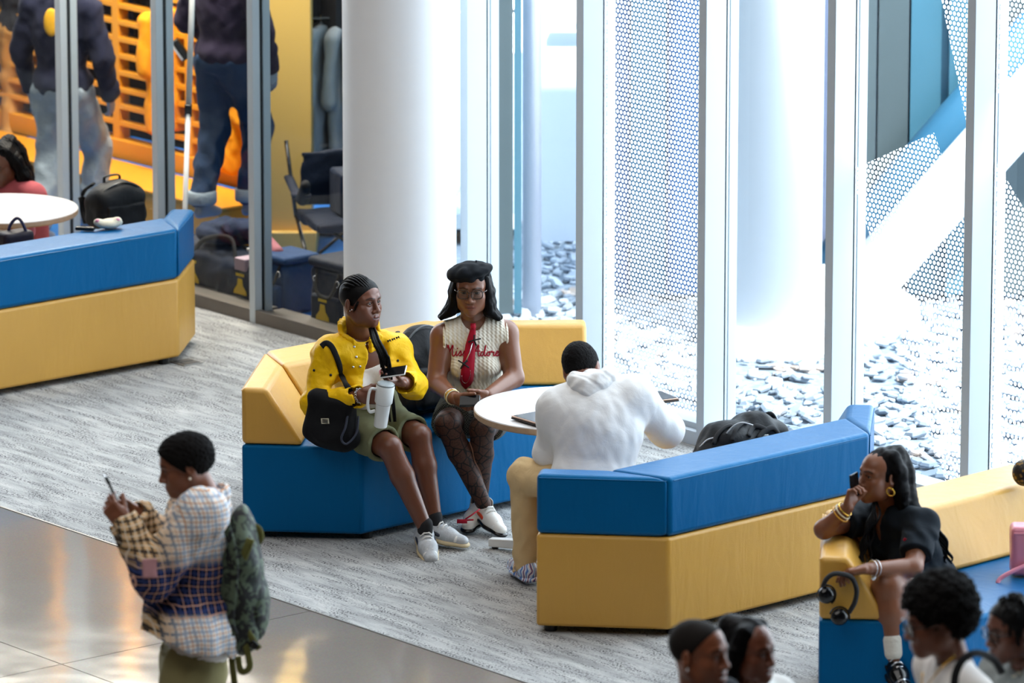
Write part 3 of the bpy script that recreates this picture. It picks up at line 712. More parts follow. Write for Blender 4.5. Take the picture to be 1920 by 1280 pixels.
# ------------------------------------------------------------------ outside: gravel bed, columns, brace, neighbouring wing
def stone_mat():
    n = NT('slate_chips'); oi = n.add('ShaderNodeObjectInfo'); v = n.coord('Object'); f = n.noise(v, 14, 4, .6)
    g = n.ramp(n.math('FRACT', n.math('ADD', oi.outputs['Random'], n.noise(v, 3, 0))), [(0, srgb('#6a7888')), (.35, srgb('#8f9dac')), (.7, srgb('#b3c0cc')), (.9, srgb('#b39b88')), (1, srgb('#7c8b9b'))])
    n.col(n.mix(n.math('MULTIPLY', f, .4), g, srgb('#8f99a3'))); n.set(Roughness=.8); return n.m
M_STONE = stone_mat()
n = NT('gravel_earth'); v = n.coord('Object'); n.col(n.ramp(n.noise(v, 20, 5, .6), [(.3, srgb('#56646f')), (.7, srgb('#8593a2'))])); n.set(Roughness=.95); M_EARTH = n.m
bed = strip(-6, 12, .23, 9.5, -.12, -.045, 'gravel_bed', M_EARTH, kind='structure'); tag(bed, 'bed of pale slate chips outside the glass', 'gravel')
def chip_mesh(i):
    rr = random.Random(90 + i); mb = MB(); k = rr.randint(5, 7); r0 = [rr.uniform(.6, 1) for _ in range(k)]
    rings = [[(math.cos(6.2832 * j / k) * r0[j] * q * .07, math.sin(6.2832 * j / k) * r0[j] * q * .045, zz) for j in range(k)] for q, zz in ((.85, -.011), (1, .0), (.8, .012 * rr.uniform(.6, 1.4)))]
    mb.loft(rings); me = bpy.data.meshes.new('stone'); me.from_pydata(mb.v, [], mb.f); me.materials.append(M_STONE); return me
CH = [chip_mesh(i) for i in range(8)]
rs = random.Random(11); spots = []
for _ in range(9000):
    t, nn = rs.uniform(-1.5, 7.4), rs.uniform(.26, 5.6); p = fp(t, nn)
    if p.x > -.15 and p.y < 8: spots.append((p, nn))
# nearest chips in the clear panes are separate pieces, the rest one heap
clear = [q for q in spots if (ftz_in := True) and 3.9 < (q[0] - F0).dot(FD) + .55 * q[1] < 7 and q[1] < 2.4]
clear.sort(key=lambda q: q[0].y); near = clear[:290]; ids = set(id(q) for q in near)
for p, nn in near:
    o = bpy.data.objects.new('stone', rs.choice(CH)); COL.objects.link(o); o.parent = bed; o.matrix_parent_inverse = Matrix.Identity(4)
    o.location = (p.x, p.y, rs.uniform(-.045, -.008)); o.rotation_euler = (rs.gauss(0, .28), rs.gauss(0, .28), rs.uniform(0, 6.28)); sc = rs.uniform(.55, 1.25); o.scale = (sc, sc, sc)
mb = MB()
for q in spots:
    if id(q) in ids: continue
    p = q[0]; me = rs.choice(CH); E = Matrix.Translation((p.x, p.y, rs.uniform(-.05, -.012))) @ Matrix.Rotation(rs.uniform(0, 6.28), 4, 'Z') @ Matrix.Rotation(rs.gauss(0, .25), 4, 'X') @ Matrix.Rotation(rs.gauss(0, .25), 4, 'Y') @ Matrix.Scale(rs.uniform(.5, 1.2), 4)
    mb.add([E @ v.co for v in me.vertices], [tuple(f.vertices) for f in me.polygons])
tag(mb.build('stone_chips', M_STONE, bed), kind='stuff')
M_WPAINT = mat('white_exterior_paint', '#eef1f5', .5, .02)
def ext_column(label, px, py, r, y):
    c = atz(px, py, 0); root = thing('exterior_column', label, 'column', (c.x, c.y, -.05), kind='structure'); mb = MB(); mb.lathe([(r, 0.12), (r, 9)], c, 48); o = mb.build('shaft', M_WPAINT, root, smooth=True)
    mb = MB(); mb.lathe([(r + .09, -.08), (r + .07, .02), (r + .015, .10), (r + .01, .115)], c, 48); mb.build('base', M_WPAINT, root, smooth=True)
ext_column('broad white column standing in the gravel outside', 1450, 640, .265, 4.3)
mb = MB(); c = atz(997, 575, 0); mb.lathe([(.055, -.05), (.055, 9)], c, 24); tag(mb.build('exterior_post', mat('lilac_white_paint', '#dfe3f2', .4, .02), smooth=True), 'slim pale post outside the glass beside the beret', 'post', kind='structure')
a = atY(1560, 600, 5.0); b = atY(1560 + 620, 600 - 688, 5.0); mb = MB(); mb.tube([a, b], .165, 32); br = mb.build('brace', M_WPAINT, smooth=True); tag(br, 'thick white diagonal brace outside the glass', 'brace', kind='structure')
mb = MB(); mb.lathe([(.48, -.06), (.46, .10), (.20, .28)], (a.x + .03, a.y, 0), 32); tag(mb.build('brace_footing', M_WPAINT, smooth=True), 'white footing of the diagonal brace', 'footing', kind='structure')
# wing of blue glass behind
M_BG = mat('blue_tinted_glass_wall', '#2f5f7c', .3, .22, .7, spec=.3); M_BG2 = mat('deep_blue_glass_wall', '#173f6c', .3, .25, .9, spec=.3); M_BG3 = mat('teal_grey_glass_wall', '#404d52', .3, .12, .8); M_WALLW = mat('white_cladding', '#f0f3f7', .6, .02)
M_BG4 = mat('teal_glass_wall', '#3a6478', .3, .2, .8, spec=.3)
wing = thing('wing_facade', 'blue glass wing of the building across the gravel', 'building', (1.5, 5.7, 0), kind='structure')
def wpanel(px0, px1, Y, z0, z1, m, name='panel', th=.08):
    k0, k1 = atY(px0, 300, Y).x, atY(px1, 300, Y).x; mb = MB(); mb.box(((k0 + k1) / 2, Y, (z0 + z1) / 2), (k1 - k0, th, z1 - z0)); return mb.build(name, m, wing)
for i, (x0, x1, m) in enumerate(((1110, 1178, M_BG2), (1182, 1248, M_BG), (1252, 1330, M_BG2), (1334, 1560, M_BG3), (1564, 1640, M_BG3), (1644, 1700, M_BG3), (1704, 1776, M_BG4), (1786, 1860, M_BG4), (1864, 1960, M_BG3))):
    wpanel(x0, x1, 5.7, 0, 3, m)
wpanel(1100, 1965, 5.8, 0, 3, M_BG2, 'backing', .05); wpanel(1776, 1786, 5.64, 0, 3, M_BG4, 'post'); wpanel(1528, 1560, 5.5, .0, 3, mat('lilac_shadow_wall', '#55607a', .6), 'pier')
for k, (x0, w) in enumerate(((1640, .16), (1690, .05))):      # diagonal tubes in front of the wing, standing in for reflections in its glass
    a = atY(x0, 420, 5.4); b = atY(x0 + 330, 40, 5.4); mb = MB(); mb.tube([a - (b - a) * .6, b + (b - a) * .5], w, 20); mb.build('diagonal_reflection', M_BG if k == 0 else M_BG3, wing, smooth=True)
for x0, x1, m in ((870, 962, M_BG3), (964, 978, M_BG4)): wpanel(x0, x1, 5.2, 0, 3, m)
wpanel(1010, 1112, 7.2, 0, 3, M_WALLW); wpanel(1040, 1100, 7.1, 1.3, 1.34, mat('pale_rail', '#a9b4bd', .6), 'rail', .03)
pl = strip(1.2, 16, 9.5, 26, -.12, -.05, 'plaza', mat('pale_paving', '#d5dae0', .8), kind='structure'); tag(pl, 'pale paving beyond the gravel', 'pavement')
# ------------------------------------------------------------------ the shop behind the glass
M_BCARP = mat('blue_shop_carpet', '#0d66b4', .95, .15, 30, .5, 200); M_SY = mat('shop_yellow', '#d9b15e', .45, .04, 3); M_SYW = mat('shop_yellow_lacquer', '#d08c1c', .45, .06, 5)
FA, FB = fp(.98, .13), V(-.22, 10.5, 0); PLAN = [(fp(-6, .13).x, fp(-6, .13).y), (FA.x, FA.y), (FB.x, FB.y), (-5.25, 10.5)]
mb = MB(); mb.prism(PLAN, -.05, 0); tag(mb.build('floor_shop', M_BCARP), kind='structure'); mb = MB(); mb.prism(PLAN, 4.2, 4.3); tag(mb.build('ceiling_shop', mat('shop_ceiling', '#8a8780', .8)), kind='structure')
mb = MB(); mb.box((-2.85, 10.55, 2.1), (4.9, .1, 4.2)); tag(mb.build('wall_shop_rear', mat('shop_rear_wall', '#27313d', .8)), kind='structure')
u_ = (FB - FA).normalized(); mb = MB(); mb.box((FA + FB) / 2 + V(0, 0, 2.1), ((FB - FA).length, .06, 4.2), Matrix((u_, V(-u_.y, u_.x, 0), V(0, 0, 1))).transposed()); tag(mb.build('wall_shop_right', mat('shop_flank', '#7e96a8', .7)), kind='structure')
def shop_box(mb, t0, t1, n0, n1, z0, z1): return fbox(mb, t0, t1, n0, n1, z0, z1)
plat = thing('display_platform', 'low yellow display platform in the shop under the mannequins', 'platform', fp(-2.5, 1.1)); mb = MB(); fbox(mb, -4.6, -1.50, .88, 1.30, 0, .29); mb.build('plinth', M_SYW, plat, bevel=.006)
mb = MB(); fbox(mb, -4.62, -1.49, .87, 1.30, .29, .31); mb.build('top', M_SYW, plat, bevel=.004)
pil = thing('display_pillar', 'tall plain yellow pillar in the shop beside the slatted rack', 'pillar', fp(-1.3, 1.3)); p0 = atz(505, 492, 0); mb = MB(); mb.box((p0.x + .11, p0.y + .42, 2.1), (.27, .42, 4.2)); mb.build('shaft', M_SY, pil); mb = MB(); mb.box((p0.x + .115, p0.y + .40, .075), (.32, .5, .15)); mb.build('plinth', M_SY, pil, bevel=.006)
# slatted rack: posts and slats parallel to the glass
rack = thing('slat_rack', 'orange slatted wooden rack in the shop with folded dark clothes behind', 'rack', fp(-3, 1.4)); NR = 1.40
for t in (-4.75, -3.95, -3.20, -2.45, -1.68): mb = MB(); fbox(mb, t - .035, t + .035, NR - .03, NR + .05, .29, 3.2); mb.build('post', M_SYW, rack, bevel=.004)
mb = MB(); fbox(mb, -4.8, -1.6, NR - .05, NR + .06, .30, .42); mb.build('bottom_rail', M_SYW, rack, bevel=.004)
tt = [-4.75, -3.95, -3.20, -2.45, -1.68]
for i in range(4):
    for k in range(19):
        mb = MB(); zc = .52 + k * .105; fbox(mb, tt[i] + .035, tt[i + 1] - .035, NR - .03, NR + .03, zc - .014, zc + .014); mb.build('slat', M_SYW, rack)
mb = MB(); fbox(mb, -4.8, -1.6, NR + .45, NR + .5, .3, 3.2); mb.build('back_panel', mat('dark_back_panel', '#1d1f26', .8), rack)
gm = [cloth('navy_garment', '#1c2335', .9, .2, .6, 10), cloth('orange_garment', '#d98a12', .85, .1, .6, 10), cloth('charcoal_garment', '#23242a', .9, .2, .6, 10), cloth('striped_grey_garment', '#9aa3ac', .9, .2, .6, 14)]
rg = random.Random(3); ORD = ['first', 'second', 'third', 'fourth', 'fifth', 'sixth', 'seventh', 'eighth', 'ninth']
def garment(name, label, c, w, h, d, m, yaw, group):
    c = Vector(c); s = SDF(); x = V(math.cos(yaw), math.sin(yaw), 0); y = V(-x.y, x.x, 0); B = Matrix((x, y, V(0, 0, 1))).transposed()
    s.box(c - V(0, 0, h * .5), (w * .40, d, h * .5), B, .03, .03); s.cap(c - x * w * .42 - V(0, 0, .05), c + x * w * .42 - V(0, 0, .05), .04, None, .05, d / .04 * .8 if d < .04 else None, y)
    for q in (-1, 1): s.cap(c + x * q * w * .42 - V(0, 0, .06), c + x * q * w * .5 - V(0, 0, h * .48), .05, .045, .03)
    root = thing(name, label, 'garment', c - V(0, 0, h), group); o = sobj('cloth', s, .016, m, root, disp=wob(rg.randint(0, 999), 30, .012, (1, 1, .2)))
    mb = MB(); mb.tube([c - x * w * .3 - V(0, 0, .04), c + V(0, 0, .03), c + x * w * .3 - V(0, 0, .04)], .006, 6); mb.tube([c + V(0, 0, .03), c + V(0, 0, .07)], .003, 6); mb.build('hanger', M_SILVER, root)
yawf = math.atan2(FN.y, FN.x)
for i in range(9):
    t = -4.5 + i * .34; garment('hanging_shirt', '%s dark shirt from the left behind the orange slats in the shop' % ORD[i], fp(t, NR + .24, 1.62), .36, .62, .05, gm[0] if i % 2 else gm[2], yawf, 'dark shirts behind the slats')
garment('hanging_sweater', 'orange sweater hanging low on the slatted rack behind the door edge', fp(-2.62, NR - .07, 1.30), .34, .75, .05, gm[1], yawf, None)
garment('hanging_sweater', 'orange sweater hanging beside the dark jeans of the mannequin', fp(-2.0, NR - .09, 1.02), .36, .62, .05, gm[1], math.atan2(FD.y, FD.x), None)
# clothes rail with striped shirts right of the pillar
c = atz(598, 440, 0); rail = thing('clothes_rail', 'black clothes rail with pale striped shirts right of the yellow pillar', 'rail', (c.x, c.y, 0)); mb = MB(); mb.tube([(c.x - .1, c.y, 0), (c.x - .1, c.y, 1.32), (c.x + 1.2, c.y + .3, 1.32), (c.x + 1.2, c.y + .3, 0)], .018, 8); mb.build('frame', M_BLK, rail); mb = MB(); mb.box((c.x + .5, c.y + .15, .03), (1.4, .45, .04)); mb.build('base', M_BLK, rail)
for k in range(6): garment('hanging_shirt', '%s shirt from the yellow pillar on the black rail, %s' % (ORD[k], 'pale striped' if k < 2 else 'dark navy'), (c.x + .02 + k * .13, c.y + .02 + k * .04, 1.27), .46, .88, .035, gm[3] if k < 2 else gm[0], R(70), 'striped shirts on the black rail')
mb = MB(); q = atY(600, 38, 9.4); mb.box((q.x - .05, q.y, q.z), (.34, .4, .03)); tag(mb.build('wall_shelf', M_SYW, bevel=.004), 'small orange shelf holding a pale cap right of the yellow pillar', 'shelf')
s = SDF(); s.ell(q + V(-.1, -.05, .075), (.11, .12, .07)); s.cap(q + V(-.1, -.18, .04), q + V(-.02, -.2, .03), .05, .05, .02, .2, (0, 0, 1)); tag(sobj('cap', s, .012, gm[3]), 'pale grey cap on the orange shelf', 'cap')
# ------------------------------------------------------------------ mannequins
M_MANN = mat('grey_mannequin', '#7d8594', .5, .05); M_DENIM = cloth('dark_denim', '#1f3552', .9, .2, .7, 22); M_LDENIM = cloth('ripped_light_denim', '#8d99a3', .9, .35, .8, 30); M_NAVYS = cloth('navy_sweat', '#171a2e', .92, .15, .6, 9); M_PLUM = cloth('plum_jacket', '#241c30', .9, .2, .6, 9); M_KH2 = cloth('tan_chino', '#a97c48', .9, .1, .5, 12)
def mannequin(label, base, yaw, denim, top, z0, step=.10, cuff=False, hand=True, bend=0):
    base = Vector(base); x = V(math.cos(yaw), math.sin(yaw), 0); y = V(-x.y, x.x, 0)
    P = lambda a, b, z: base + x * a + y * b + V(0, 0, z)
    root = thing('mannequin', label, 'mannequin', base); b = SDF()
    pel, nk, sl, sr = P(0, 0, .98), P(0, 0, 1.48), P(-.19, 0, 1.42), P(.19, 0, 1.42)
    torso(b, pel, nk, sl, sr); ks, as_ = [], []
    for q in (-1, 1):
        hp, kn, an = P(q * .085, 0, .92), P(q * .095, step * (q > 0) + .03, .52), P(q * .09, step * q * .7, .09); ks.append((hp, kn, an)); leg(b, hp, kn, an); b.cap(an, an + y * .11 - V(0, 0, .055), .04, .03, .03); b.cap(an - y * .03 - V(0, 0, .05), an + y * .15 - V(0, 0, .065), .032, .026, .02)
    wr = []
    for q, sh in ((-1, sl), (1, sr)):
        e = P(q * .28, .0, 1.14); w = P(q * .27, .09 + (.14 if bend == q else 0), .90 + (.12 if bend == q else 0)); arm(b, sh, e, w); wr.append((e, w))
    pieces = [b.mesh(.012)]
    for (e, w), r in zip(wr, (False, True)): h = SDF(); hand_ops(h, w, (w - e) + V(0, 0, -.02), x * (1 if not r else -1), r, curls=(.25, .3, .35, .4), el=e); pieces.append(h.mesh(.006))
    b2 = SDF(); b2.ell(P(0, .02, 1.68), (.078, .10, .12)); b2.cap(P(0, 0, 1.46), P(0, .01, 1.62), .052, .05); pieces.append(b2.mesh(.01))
    make_mesh('body', pieces, M_MANN, root)
    s = SDF(); torso(s, pel, nk, sl, sr, .028, 1.08); s.cut(P(0, 0, .90), (0, 0, -1)); 
    for q, sh in ((0, sl), (1, sr)): e, w = wr[q]; s.cap(sh, e, .078, .068, .04); s.cap(e, w - (w - e) * .05, .066, .055, .03)
    sobj('sweatshirt', s, .011, top, root, disp=wob(60, 30, .010))
    s = SDF(); s.ell(pel - V(0, 0, .04), (.175, .135, .12))
    for hp, kn, an in ks: s.cap(hp, kn, .105, .085, .05); s.cap(kn, an + V(0, 0, .05), .085, .075, .03)
    s.cut(P(0, 0, 1.06), (0, 0, 1)); tr = sobj('trousers', s, .011, denim, root, disp=lambda P_: wob(61, 32, .012)(P_))
    if cuff:
        for hp, kn, an in ks: mb = MB(); mb.lathe([(.083, 0), (.088, .01), (.088, .07), (.080, .075)], an + V(0, 0, .005), 20); mb.build('cuff', M_LDENIM, tr, smooth=True)
    return root
b2_ = (atz(388, 380, .31) + atz(436, 403, .31)) / 2
mannequin('mannequin in dark cuffed jeans and plum jacket standing on the yellow platform', b2_ + V(.05, -.26, 0), R(-35), M_DENIM, M_PLUM, .31, .16, True, bend=-1)
b1_ = atz(122, 452, 0); mannequin('mannequin in navy sweatshirt and pale ripped jeans behind the glass', b1_, R(-25), M_LDENIM, M_NAVYS, 0, .22)
b3_ = atz(55, 330, 0); mannequin('mannequin in tan trousers at the far left of the shop', b3_, R(-20), M_KH2, gm[2], 0, .12)
for k in range(3): c = atz(8 + k * 14, 330, 0); garment('hanging_shirt', '%s beige shirt hanging at the far left edge of the shop' % ORD[k], (c.x, c.y + .5, 1.75), .42, 1.0, .04, cloth('beige_stripe_%d' % k, '#b9aea0', .9, .2, .6, 12), R(60), 'beige shirts at the left edge')
w_ = atY(338, 93, b2_.y - .12); book = thing('display_book', 'small black and white box in the hand of the mannequin in jeans', 'box', w_); mb = MB(); B = Matrix.Rotation(R(-35), 3, 'Y'); mb.box(w_, (.05, .07, .13), B); mb.build('cover', M_BLK, book, bevel=.004); mb = MB(); mb.box(w_ + V(-.024, -.01, 0), (.012, .06, .135), B); mb.build('white_edge', M_WHT, book)
mb = MB(); P0, P1 = atY(360, 0, 5.9), atY(347, 390, 5.3); 
rod = thing('white_rod', 'slim white leaning rod just inside the shop glass', 'rod', P1); mb.tube([P0 + (P0 - P1) * .6, atY(353.6, 198, 5.6)], .017, 10); mb.build('upper_tube', M_WMET, rod, smooth=True); mb = MB(); mb.tube([atY(352.6, 215, 5.57), P1 + (P1 - P0) * .3], .015, 10); mb.build('lower_tube', M_WMET, rod, smooth=True); mb = MB(); mb.box(atY(353, 207, 5.58), (.04, .04, .07)); mb.build('clamp', M_BLK, rod, bevel=.004)
# emblem on sweatshirt: plain gold patch
mb = MB(); q = atY(96, 42, b1_.y - .17); mb.ell(q, (.045, .012, .085), 12); tag(mb.build('gold_patch', mat('gold_print', '#d8a010', .7, .3, 60), smooth=True), 'gold patch on the navy sweatshirt of the mannequin', 'patch')
# ------------------------------------------------------------------ bags and chair near the shop glass
M_NAVYC = cloth('navy_nylon', '#111c30', .6, .2, .6, 14); M_COOL = cloth('blue_grey_nylon', '#20406a', .6, .2, .6, 16); M_GYEL = mat('yellow_print', '#d9b51c', .7, .1)
def emblem(parent, c, nrm, sc):
    x = Vector((0, 0, 1)).cross(nrm).normalized(); mb = MB(); B = Matrix((x, V(0, 0, 1), Vector(nrm))).transposed()
    pts = [(-.5, -.38), (.5, -.38), (.46, -.2), (.22, .05), (.16, .38), (-.16, .38), (-.22, .05), (-.46, -.2)]
    mb.loft([[Vector(c) + B @ Vector((a * sc, b * sc, k * .002)) for a, b in pts] for k in (0, 1)]); mb.build('printed_emblem', M_GYEL, parent)
    for k in range(5): mb = MB(); mb.box(Vector(c) + B @ Vector(((k - 2) * .13 * sc, .56 * sc, .001)), (.09 * sc, .13 * sc, .002), B); mb.build('printed_letter', M_GYEL, parent)
def cooler(label, t, nn, w, d, h, m, zip_=True):
    root = thing('cooler_bag', label, 'cooler bag', fp(t, nn)); s = SDF(); s.box(fp(t, nn, h * .43), (w / 2, d / 2, h * .43), FROT, .03, .02); body = sobj('body', s, .009, m, root, disp=wob(int(t * 90) % 99 + 5, 40, .004))
    s = SDF(); s.box(fp(t, nn, h * .93), (w / 2 + .012, d / 2 + .012, h * .07), FROT, .025, .02); sobj('lid', s, .009, m, root)
    s = SDF(); s.box(fp(t, nn - d / 2 - .01, h * .30), (w * .38, .022, h * .20), FROT, .02, .02); sobj('pocket', s, .008, m, root)
    mb = MB(); mb.tube(spline([fp(t - w * .3, nn - d * .5, h * .84), fp(t - w * .2, nn - d * .62, h * .55), fp(t + w * .15, nn - d * .62, h * .5), fp(t + w * .3, nn - d * .5, h * .84)], 6), .012, 6, flat=.4); mb.build('strap', M_BLKM, root, smooth=True)
    for q in (-1, 1): mb = MB(); mb.tube(ring_path(fp(t + q * w * .3, nn - d * .55, h * .70), FN, .016), .0035, 6); mb.build('carabiner', M_SILVER, root, smooth=True)
    emblem(root, fp(t + .0, nn - d / 2 - .040, h * .27), -FN, .12); return root
cooler('dark cooler bag with yellow emblem beside the white column', .42, .34, .34, .26, .40, M_NAVYC)
cooler('blue cooler bag in the corner right of the shop mullion', -.14, .36, .26, .24, .34, M_COOL)
def duffel():
    root = thing('duffel_bag', 'long navy duffel bag with two yellow emblems on the shop floor behind the glass', 'duffel bag', fp(-.5, .32)); s = SDF(); s.cap(fp(-1.0, .34, .15), fp(-.28, .34, .15), .15, None, .02); s.box(fp(-.62, .34, .13), (.48, .15, .13), FROT, .05, .03); sobj('body', s, .011, M_NAVYC, root, disp=wob(71, 28, .012))
    mb = MB(); mb.tube(spline([fp(-.85, .2, .22), fp(-.75, .22, .33), fp(-.55, .26, .36), fp(-.42, .2, .22)], 6), .016, 6, flat=.4); mb.build('handle', M_BLKM, root, smooth=True); mb = MB(); mb.tube([fp(-1.08, .33, .30), fp(-.24, .33, .30)], .008, 6); mb.build('zip', M_BLK, root)
    emblem(root, fp(-.80, .165, .13), -FN, .13); emblem(root, fp(-.34, .165, .13), -FN, .12)
duffel()
s = SDF(); s.ell(fp(-.75, .40, .35), (.20, .15, .08)); s.ell(fp(-.6, .38, .40), (.11, .11, .05)); tag(sobj('backpack', s, .011, cloth('faded_navy', '#1d2a44', .8, .3, .7, 18), disp=wob(75, 40, .014)), 'slumped navy bag lying on top of the duffel bag', 'bag')
sh = thing('trainer', 'pink trainer with white stripes resting on the duffel bag', 'shoe', fp(-.32, .36, .29)); s = SDF(); s.cap(fp(-.42, .38, .37), fp(-.2, .33, .33), .05, .035, .02); s.cap(fp(-.42, .38, .35), fp(-.43, .38, .43), .045, .04, .02); up_ = sobj('upper', s, .007, mat('dusty_pink_suede', '#a2606a', .8), sh); mb = MB()
for k in range(3): mb = MB(); mb.tube([fp(-.36 + k * .03, .325, .34), fp(-.335 + k * .03, .33, .39)], .006, 6); mb.build('stripe', M_WHT, sh)
mb = MB(); fbox(mb, -.47, -.15, .31, .41, .295, .315); mb.build('sole', M_WHT, sh, bevel=.006)
mb = MB(); fbox(mb, -.40, -.30, .17, .28, .22, .29); tag(mb.build('shoe_box', mat('pale_pink_card', '#b09aa6', .8), bevel=.004), 'small pale pink box hanging on the front of the duffel bag', 'box')
def camp_chair():
    c = fp(-.60, 1.16); root = thing('folding_chair', 'navy folding camp chair with crossed black legs in the shop', 'chair', c); x = V(.94, .3, 0); y = V(-.3, .94, 0); P = lambda a, b, z: c + x * a + y * b + V(0, 0, z)
    for k, (p, q) in enumerate(((P(-.27, -.2, 0), P(.20, -.2, .35)), (P(.27, -.2, 0), P(-.20, -.2, .35)), (P(-.27, .22, 0), P(.2, .22, .35)), (P(.27, .22, 0), P(-.2, .22, .35)), (P(-.27, -.2, 0), P(-.27, .22, .37)), (P(.27, .22, 0), P(.27, -.2, .37)))):
        mb = MB(); mb.tube([p, q], .011, 8); mb.build('leg', M_BLK, root, smooth=True)
    for q in (-1, 1): mb = MB(); mb.tube([P(q * .27, .20, .34), P(q * .30, .30, .78)], .012, 8); mb.build('back_post', M_BLK, root, smooth=True)
    s = SDF(); s.box(P(0, 0, .35), (.26, .24, .03), Matrix((x, y, V(0, 0, 1))).transposed(), .02); sobj('seat', s, .012, M_NAVYC, root, disp=wob(77, 22, .012))
    s = SDF(); s.box(P(.02, .27, .56), (.24, .02, .16), Matrix((x, y, V(0, 0, 1))).transposed(), .02); sobj('backrest', s, .012, M_NAVYC, root, disp=wob(78, 22, .012))
    for q in (-1, 1): s = SDF(); s.chain([P(q * .32, -.22, .55), P(q * .32, 0, .51), P(q * .30, .25, .57)], .03, .02, .5, (0, 0, 1)); sobj('armrest', s, .009, M_NAVYC, root)
    s = SDF(); s.chain([P(-.34, -.26, .62), P(-.33, -.16, .52)], [.03, .04], .02); sobj('mesh_pocket', s, .009, M_BLKM, root)
    mb = MB(); mb.box(P(.06, -.01, .515), (.30, .26, .26), Matrix((x, y, V(0, 0, 1))).transposed()); tag(mb.build('carry_case', M_NAVYC, bevel=.02), 'navy carry case standing on the camp chair seat', 'case')
    s = SDF(); s.ell(P(.14, -.04, .70), (.11, .10, .07)); s.cap(P(.04, -.16, .67), P(.2, -.2, .67), .04, None, .03, .3, (0, 0, 1)); tag(sobj('cap', s, .008, M_GYEL), 'yellow cap on the navy case on the camp chair', 'cap')
camp_chair()
# ------------------------------------------------------------------ woman in the yellow jacket
M_YJ = cloth('yellow_leather_jacket', '#e5b400', .5, .06, .55, 16); M_OLIVE = cloth('olive_cotton', '#6f7256', .9, .1, .5, 12); M_WTOP = cloth('white_jersey', '#e4dfda', .8, .04, .25, 10)
M_CANVAS = cloth('black_canvas', '#0e0f13', .85, .15, .5, 10)
def scalp(d, m, grow=.0, disp=None, front=.078, name='hair', res=.0035):
    """close cap of hair with a natural hairline"""
    wd = d['wide']; s = SDF(); s.ell((0, -.018, .027), (.0735 * wd + .0045 + grow, .0995 + grow, .0875 + grow)); s.ell((0, .024, .034), (.0655 * wd + .004 + grow, .062 + grow, .066 + grow), None, .02); s.cut((0, front, .063), (0, .766, -.643)); s.cut((0, .018, -.012), (0, .50, -.87))
    for q in (-1, 1): s.ell((q * .082 * wd, -.006, -.026), (.016, .020, .034), None, .008, True)
    return hsdf(d, s, name, m, res, disp)
M_GREYSH = mat('silver_grey_mesh_trainer', '#b4b9bf', .5, .35, 60, .4, 300)
